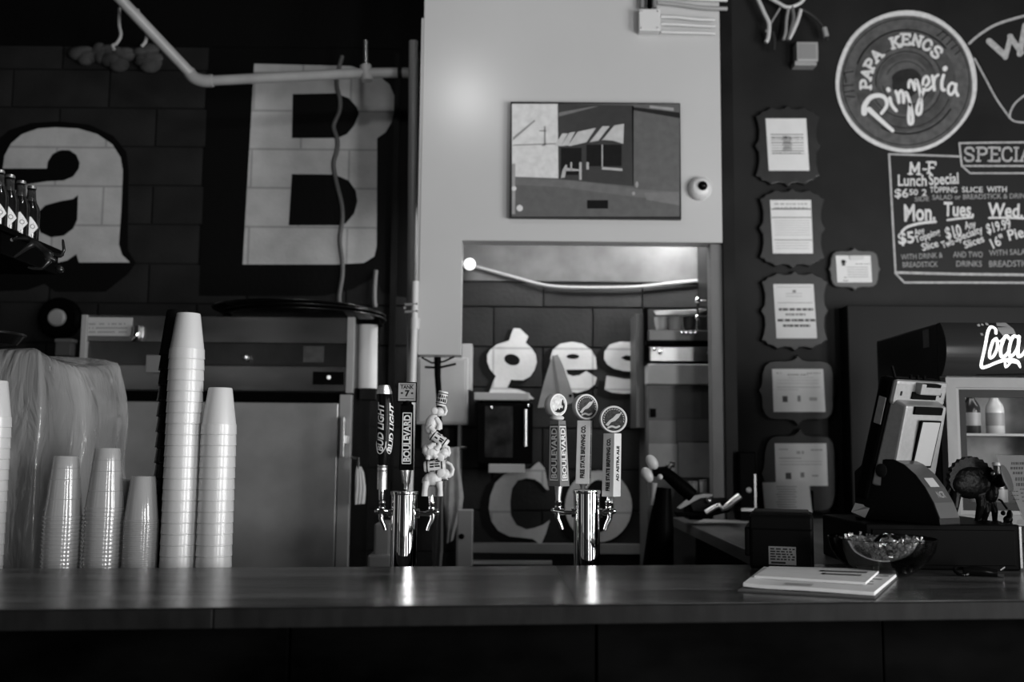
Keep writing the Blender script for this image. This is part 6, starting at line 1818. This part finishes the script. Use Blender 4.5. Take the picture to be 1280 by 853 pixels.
# ------------------------------------------------------------------ bottles on a shelf, top left, with a bronze figure
YBt = 3.15
kS = YBt / F
btl = []
m_lab = mat('diamond_label', .75, .5)
spots = [(0, 213, YBt - .10), (13, 219, YBt - .03), (27, 226.5, YBt + .04), (40, 233, YBt + .11)]
zshelf = P(30, 299, YBt).z
for i, (px, pt_, Y) in enumerate([(-16, 206, YBt - .17)] + spots):
    top = P(px, pt_, Y)
    h_ = top.z - zshelf
    t = thing('beer_bottle', 'dark bottle with pale diamond label on the high shelf, %s' % ('cut off by the left edge', 'first whole one from the left', 'second from the left', 'third from the left', 'the one furthest right')[i], 'bottle', (top.x, Y, zshelf), group='dark bottles on the high shelf')
    r_ = .030
    obj('glass', MB().lathe([(r_*.9, 0), (r_, .005), (r_, h_*.56), (r_*.93, h_*.63), (r_*.55, h_*.74), (r_*.46, h_*.80), (r_*.40, h_*.93), (r_*.46, h_*.94), (r_*.46, h_*.965), (r_*.40, h_*.97)], 24), m_bottle, t, smooth=True, world=False)
    obj('cap', MB().lathe([(r_*.50, h_*.955), (r_*.50, h_*.975), (r_*.44, h_), (r_*.2, h_*1.003)], 20), m_satin, t, smooth=True, world=False)
    obj('neck_foil', MB().lathe([(r_*.60, h_*.735), (r_*.50, h_*.79), (r_*.44, h_*.92)], 20, caps=False), mat('foil', .10, .25, metal=.7, var=.7, scale=60), t, smooth=True, world=False)
    lab = MB()
    dia = [(-.029, .0), (0, -.033), (.029, .0), (0, .033)]
    ang0 = R(28)
    wrap = lambda off: (lambda u, v: ((r_+off)*math.sin(u/r_ + ang0), -(r_+off)*math.cos(u/r_ + ang0), h_*.30 + v))
    # slice the diamond in strips so that it bends round the glass
    NSL = 12
    for k in range(NSL):
        u0, u1 = -.029 + .058*k/NSL, -.029 + .058*(k+1)/NSL
        v0, v1 = .033*(1 - abs(u0)/.029), .033*(1 - abs(u1)/.029)
        w_ = wrap(.0005)
        lab.add([w_(u0, -v0), w_(u1, -v1), w_(u1, v1), w_(u0, v0)], [(0,1,2,3)])
    lo = obj('label', lab, m_lab, t, world=False, smooth=True)
    rg_ = MB()
    w_ = wrap(.0009)
    for r1, r2 in ((.0075, .0058),):
        pts_ = []
        for k in range(25):
            a = 2*math.pi*k/24
            pts_.append((r1*math.cos(a)+.008, r1*math.sin(a))); pts_.append((r2*math.cos(a)+.008, r2*math.sin(a)))
        rg_.add([w_(u, v) for u, v in pts_], [(2*k, 2*k+1, 2*k+3, 2*k+2) for k in range(24)])
    for vv in (.011, -.011): rg_.add([w_(-.010, vv), w_(.010, vv), w_(.010, vv + .0016), w_(-.010, vv + .0016)], [(0,1,2,3)])
    obj('label_print', rg_, m_ink, lo, world=False)
shelf = thing('bottle_shelf', 'dark shelf high on the left that carries the beer bottles', 'shelf', (P(0, 300, YBt).x, YBt, zshelf))
xs1 = P(46, 300, YBt).x
obj('board', MB().box((-2.3, YBt - .26, zshelf - .018), (xs1, YBt + .20, zshelf - .0005)), m_black, shelf, bevel=.003)
obj('apron', MB().box((-2.3, YBt - .20, zshelf - .085), (xs1 - .01, YBt + .18, zshelf - .019)), m_black, shelf, bevel=.003)  # black block put in for the shade under the shelf board
obj('hanging_rod', MB().tube([(-1.95, YBt - .2, zshelf), (-1.95, YBt - .2, 3.9)], .008, 8), m_black, shelf); obj('hanging_rod', MB().tube([(-1.95, YBt + .15, zshelf), (-1.95, YBt + .15, 3.9)], .008, 8), m_black, shelf)
# diving bronze man, one continuous figure
FY = YBt - .27
fg = thing('bronze_figurine', 'small bronze figure of a man hanging head down from the shelf edge, one arm raised', 'figurine', P(62, 325, FY))
J = {'hip': (44,303,5.2), 'waist': (52,311,5.0), 'chest': (62,320,5.6), 'neck': (70,327,2.6), 'shl': (66,318,3.4), 'ell': (76,321,2.4), 'elb2': (80,313,2.2), 'hand1': (79,304,1.9), 'finger': (78.5,299,1.3),
     'shr': (60,328,3.2), 'elr': (52,336,2.3), 'hand2': (40,336,1.9), 'hand2b': (34,334,1.5), 'kn1': (34,298,3.6), 'ft1': (22,298,2.6), 'kn2': (36,308,3.4), 'ft2': (24,317,2.2), 'toe2': (17,322,1.6), 'toe1': (15,300,1.8)}
names = list(J)
edges = [('hip','waist'),('waist','chest'),('chest','neck'),('chest','shl'),('shl','ell'),('ell','elb2'),('elb2','hand1'),('hand1','finger'),('chest','shr'),('shr','elr'),('elr','hand2'),('hand2','hand2b'),('hip','kn1'),('kn1','ft1'),('ft1','toe1'),('hip','kn2'),('kn2','ft2'),('ft2','toe2')]
me = bpy.data.meshes.new('figure')
dep = {'shl': 3, 'ell': 1, 'shr': -5, 'elr': -7, 'hand2': -7, 'hand2b': -7, 'kn2': -5, 'ft2': -6, 'toe2': -6}
fl_ = full_loc(fg)
kk = FY / F
me.from_pydata([tuple(P(J[n_][0], J[n_][1], FY + dep.get(n_, 0)*kk) - fl_) for n_ in names], [(names.index(a), names.index(b)) for a, b in edges], [])
me.update()
me.materials.append(m_bronze)
fo_ = bpy.data.objects.new('body', me); COL.objects.link(fo_); fo_.parent = fg
me_sv = me.skin_vertices if len(me.skin_vertices) else None
sk = fo_.modifiers.new('skin', 'SKIN'); sk.use_smooth_shade = True
if not len(me.skin_vertices):
    bm_ = __import__('bmesh').new(); bm_.from_mesh(me); bm_.verts.layers.skin.verify(); bm_.to_mesh(me); bm_.free()
for i, n_ in enumerate(names):
    d_ = me.skin_vertices[0].data[i]
    rr = J[n_][2] * kk
    d_.radius = (rr, rr)
    d_.use_root = (i == 0)
sb2 = fo_.modifiers.new('sub', 'SUBSURF'); sb2.levels = 2; sb2.render_levels = 2
hd2 = MB()
hc_ = P(75, 336.5, FY)
hd2.ball((0,0,0), (4.6*kk, 4.4*kk, 5.2*kk), 10, Matrix.Translation(hc_) @ Matrix.Rotation(R(-35), 4, 'Y'))
hd2.ball(tuple(P(78, 340, FY - .012)), .0028, 6)
obj('foot_hook', MB().tube([P(22, 298, FY), P(21, 298, YBt - .19)], .006, 8).tube([P(15, 300, FY), P(15, 300, YBt - .19)], .005, 8), m_bronze, fg, smooth=True)
obj('head', hd2, m_bronze, fg, smooth=True)
hr = MB(); hr.ball((0,0,0), (4.8*kk, 4.3*kk, 4.2*kk), 8, Matrix.Translation(P(73.4, 335, FY + .004)))
obj('hair', hr, mat('bronze_dark', .02, .4, metal=.6), fg, smooth=True)

# ------------------------------------------------------------------ appliance under a clear plastic sheet, far left
A_ = PZ(46, 700, ZS); 
pA_ = Vector((P(46, 500, 2.93).x, 2.93, 0)); pB_ = Vector((P(150, 500, 3.34).x, 3.34, 0))
dAB = (pB_ - pA_).normalized(); nrm = Vector((-dAB.y, dAB.x, 0))     # box runs back from edge A to B, and to the left
pC_ = pA_ + nrm * .52
ztA, ztB = P(48, 432, 2.93).z, P(140, 449, 3.34).z
za = min(ztA, ztB) - .0
ap_ = thing('covered_machine', 'dark machine standing under the clear plastic sheet at the left', 'machine', ((pA_.x + pB_.x) / 2, (pA_.y + pB_.y)/2, ZS))
ins = .03
def cor(a, b): return pA_ + dAB * a + nrm * b
LAB = (pB_ - pA_).length
lp = [cor(ins, ins), cor(LAB - ins - .03, ins), cor(LAB - ins - .03, .48), cor(ins, .48)]
mb = MB().prism([(p.x, p.y) for p in lp], lambda u, v, w_: (u, v, w_), ZS, za - .03)
obj('housing', mb, mat('machine_grey', .16, .4, var=.3, scale=5), ap_, bevel=.01)
lp2 = [cor(ins - .006, ins + .05), cor(ins - .006, .45), cor(ins - .001, .45), cor(ins - .001, ins + .05)]
mb = MB().prism([(p.x, p.y) for p in lp2], lambda u, v, w_: (u, v, w_), ZS + .06, za - .10)
obj('front_panel', mb, mat('machine_black', .012, .3), ap_)
# the sheet: rounded ring swept from the top edge down to the counter, with folds that grow downwards
shp = thing('plastic_sheet', 'clear wrinkled plastic sheet draped over the machine at the left', 'plastic sheet', (pA_.x, pA_.y, ZS))
NR, NV = 132, 30
per = [cor(0, 0), cor(LAB, 0), cor(LAB, .52), cor(0, .52)]
def ring_pt(t):
    seg = [LAB, .52, LAB, .52]; tot = sum(seg); d = (t % 1) * tot
    for i, s_ in enumerate(seg):
        if d <= s_:
            return per[i].lerp(per[(i+1) % 4], d / s_), i, d / s_
        d -= s_
    return per[0], 0, 0
cen = (per[0] + per[2]) / 2
vs, fs = [], []
rng = random.Random(9)
fr1 = [rng.uniform(0, 6.28) for _ in range(8)]
for j in range(NV + 1):
    v = j / NV
    for k in range(NR):
        t = k / NR
        p, side_, f2 = ring_pt(t)
        out = (p - cen); out.z = 0; out.normalize()
        # corners pull in near the top so that the sheet slopes off them
        ang = t * 2 * math.pi
        flare = .012 + .055 * v ** .8 + .02 * math.sin(3.14 * min(1, v * 2.2)) * (1 if side_ == 0 else .5)
        fold = (math.sin(ang*6 + fr1[0] + v*1.2) * .5 + math.sin(ang*11 + fr1[1] - v*2) * .35 + math.sin(ang*19 + fr1[2] + 3*v) * .14) * .020 * v ** .6
        fold += math.sin(ang*29 + fr1[3] + 7*v) * .002 * v
        q = p + out * (flare + fold - .02*(1-v)**3)
        # top edge: highest at A and B, sagging between; falls away towards the back
        ztop = za + (ztA - za) * max(0, 1 - (p - per[0]).length / .55) + (ztB - za) * max(0, 1 - (p - per[1]).length / .55) 
        if side_ == 0: ztop -= .035 * math.sin(math.pi * f2) ** .8
        z = ztop + (ZS + .001 - ztop) * v
        vs.append((q.x, q.y, z))
for j in range(NV):
    for k in range(NR):
        a, b = j*NR + k, j*NR + (k+1) % NR
        fs.append((a, b, b + NR, a + NR))
o_ = len(vs)
vs.append((cen.x, cen.y, za + .0))
for k in range(NR): fs.append((o_, (k+1) % NR, k))
so = obj('sheet', MB().add(vs, fs), m_cleart, shp, smooth=True, sharp=False)
sm_ = so.modifiers.new('sub', 'SUBSURF'); sm_.levels = 1; sm_.render_levels = 1
# creases: wrinkled relief comes from a fine bump in the plastic
nt = m_cleart.node_tree
tc = nt.nodes.new('ShaderNodeTexCoord'); mp_ = nt.nodes.new('ShaderNodeMapping'); mp_.inputs['Scale'].default_value = (5, 5, 1.6); mp_.inputs['Rotation'].default_value = (0, .35, 0)
ns = nt.nodes.new('ShaderNodeTexNoise'); ns.inputs['Scale'].default_value = 3.0; ns.inputs['Detail'].default_value = 3; ns.inputs['Distortion'].default_value = 1.2
bp_ = nt.nodes.new('ShaderNodeBump'); bp_.inputs['Strength'].default_value = .7; bp_.inputs['Distance'].default_value = .02
nt.links.new(tc.outputs['Object'], mp_.inputs[0]); nt.links.new(mp_.outputs[0], ns.inputs['Vector']); nt.links.new(ns.outputs['Fac'], bp_.inputs['Height'])
nt.links.new(bp_.outputs[0], nt.nodes['Principled BSDF'].inputs['Normal'])
# black oval tray lying on top
tr2 = thing('oval_tray', 'black oval tray lying on top of the plastic covered machine', 'tray', (P(-24, 424, 3.16).x, 3.16, za + .022))
obj('tray', MB().lathe([(.06, 0), (.105, .006), (.125, .034), (.130, .038), (.126, .040), (.10, .014), (.06, .010)], 40), m_black_gloss, tr2, smooth=True, world=False)
obj('rim', MB().tube([(.128*math.cos(a), .128*math.sin(a), .039) for a in [2*math.pi*k/48 for k in range(49)]], .004, 8), m_steel_d, tr2, smooth=True, world=False)
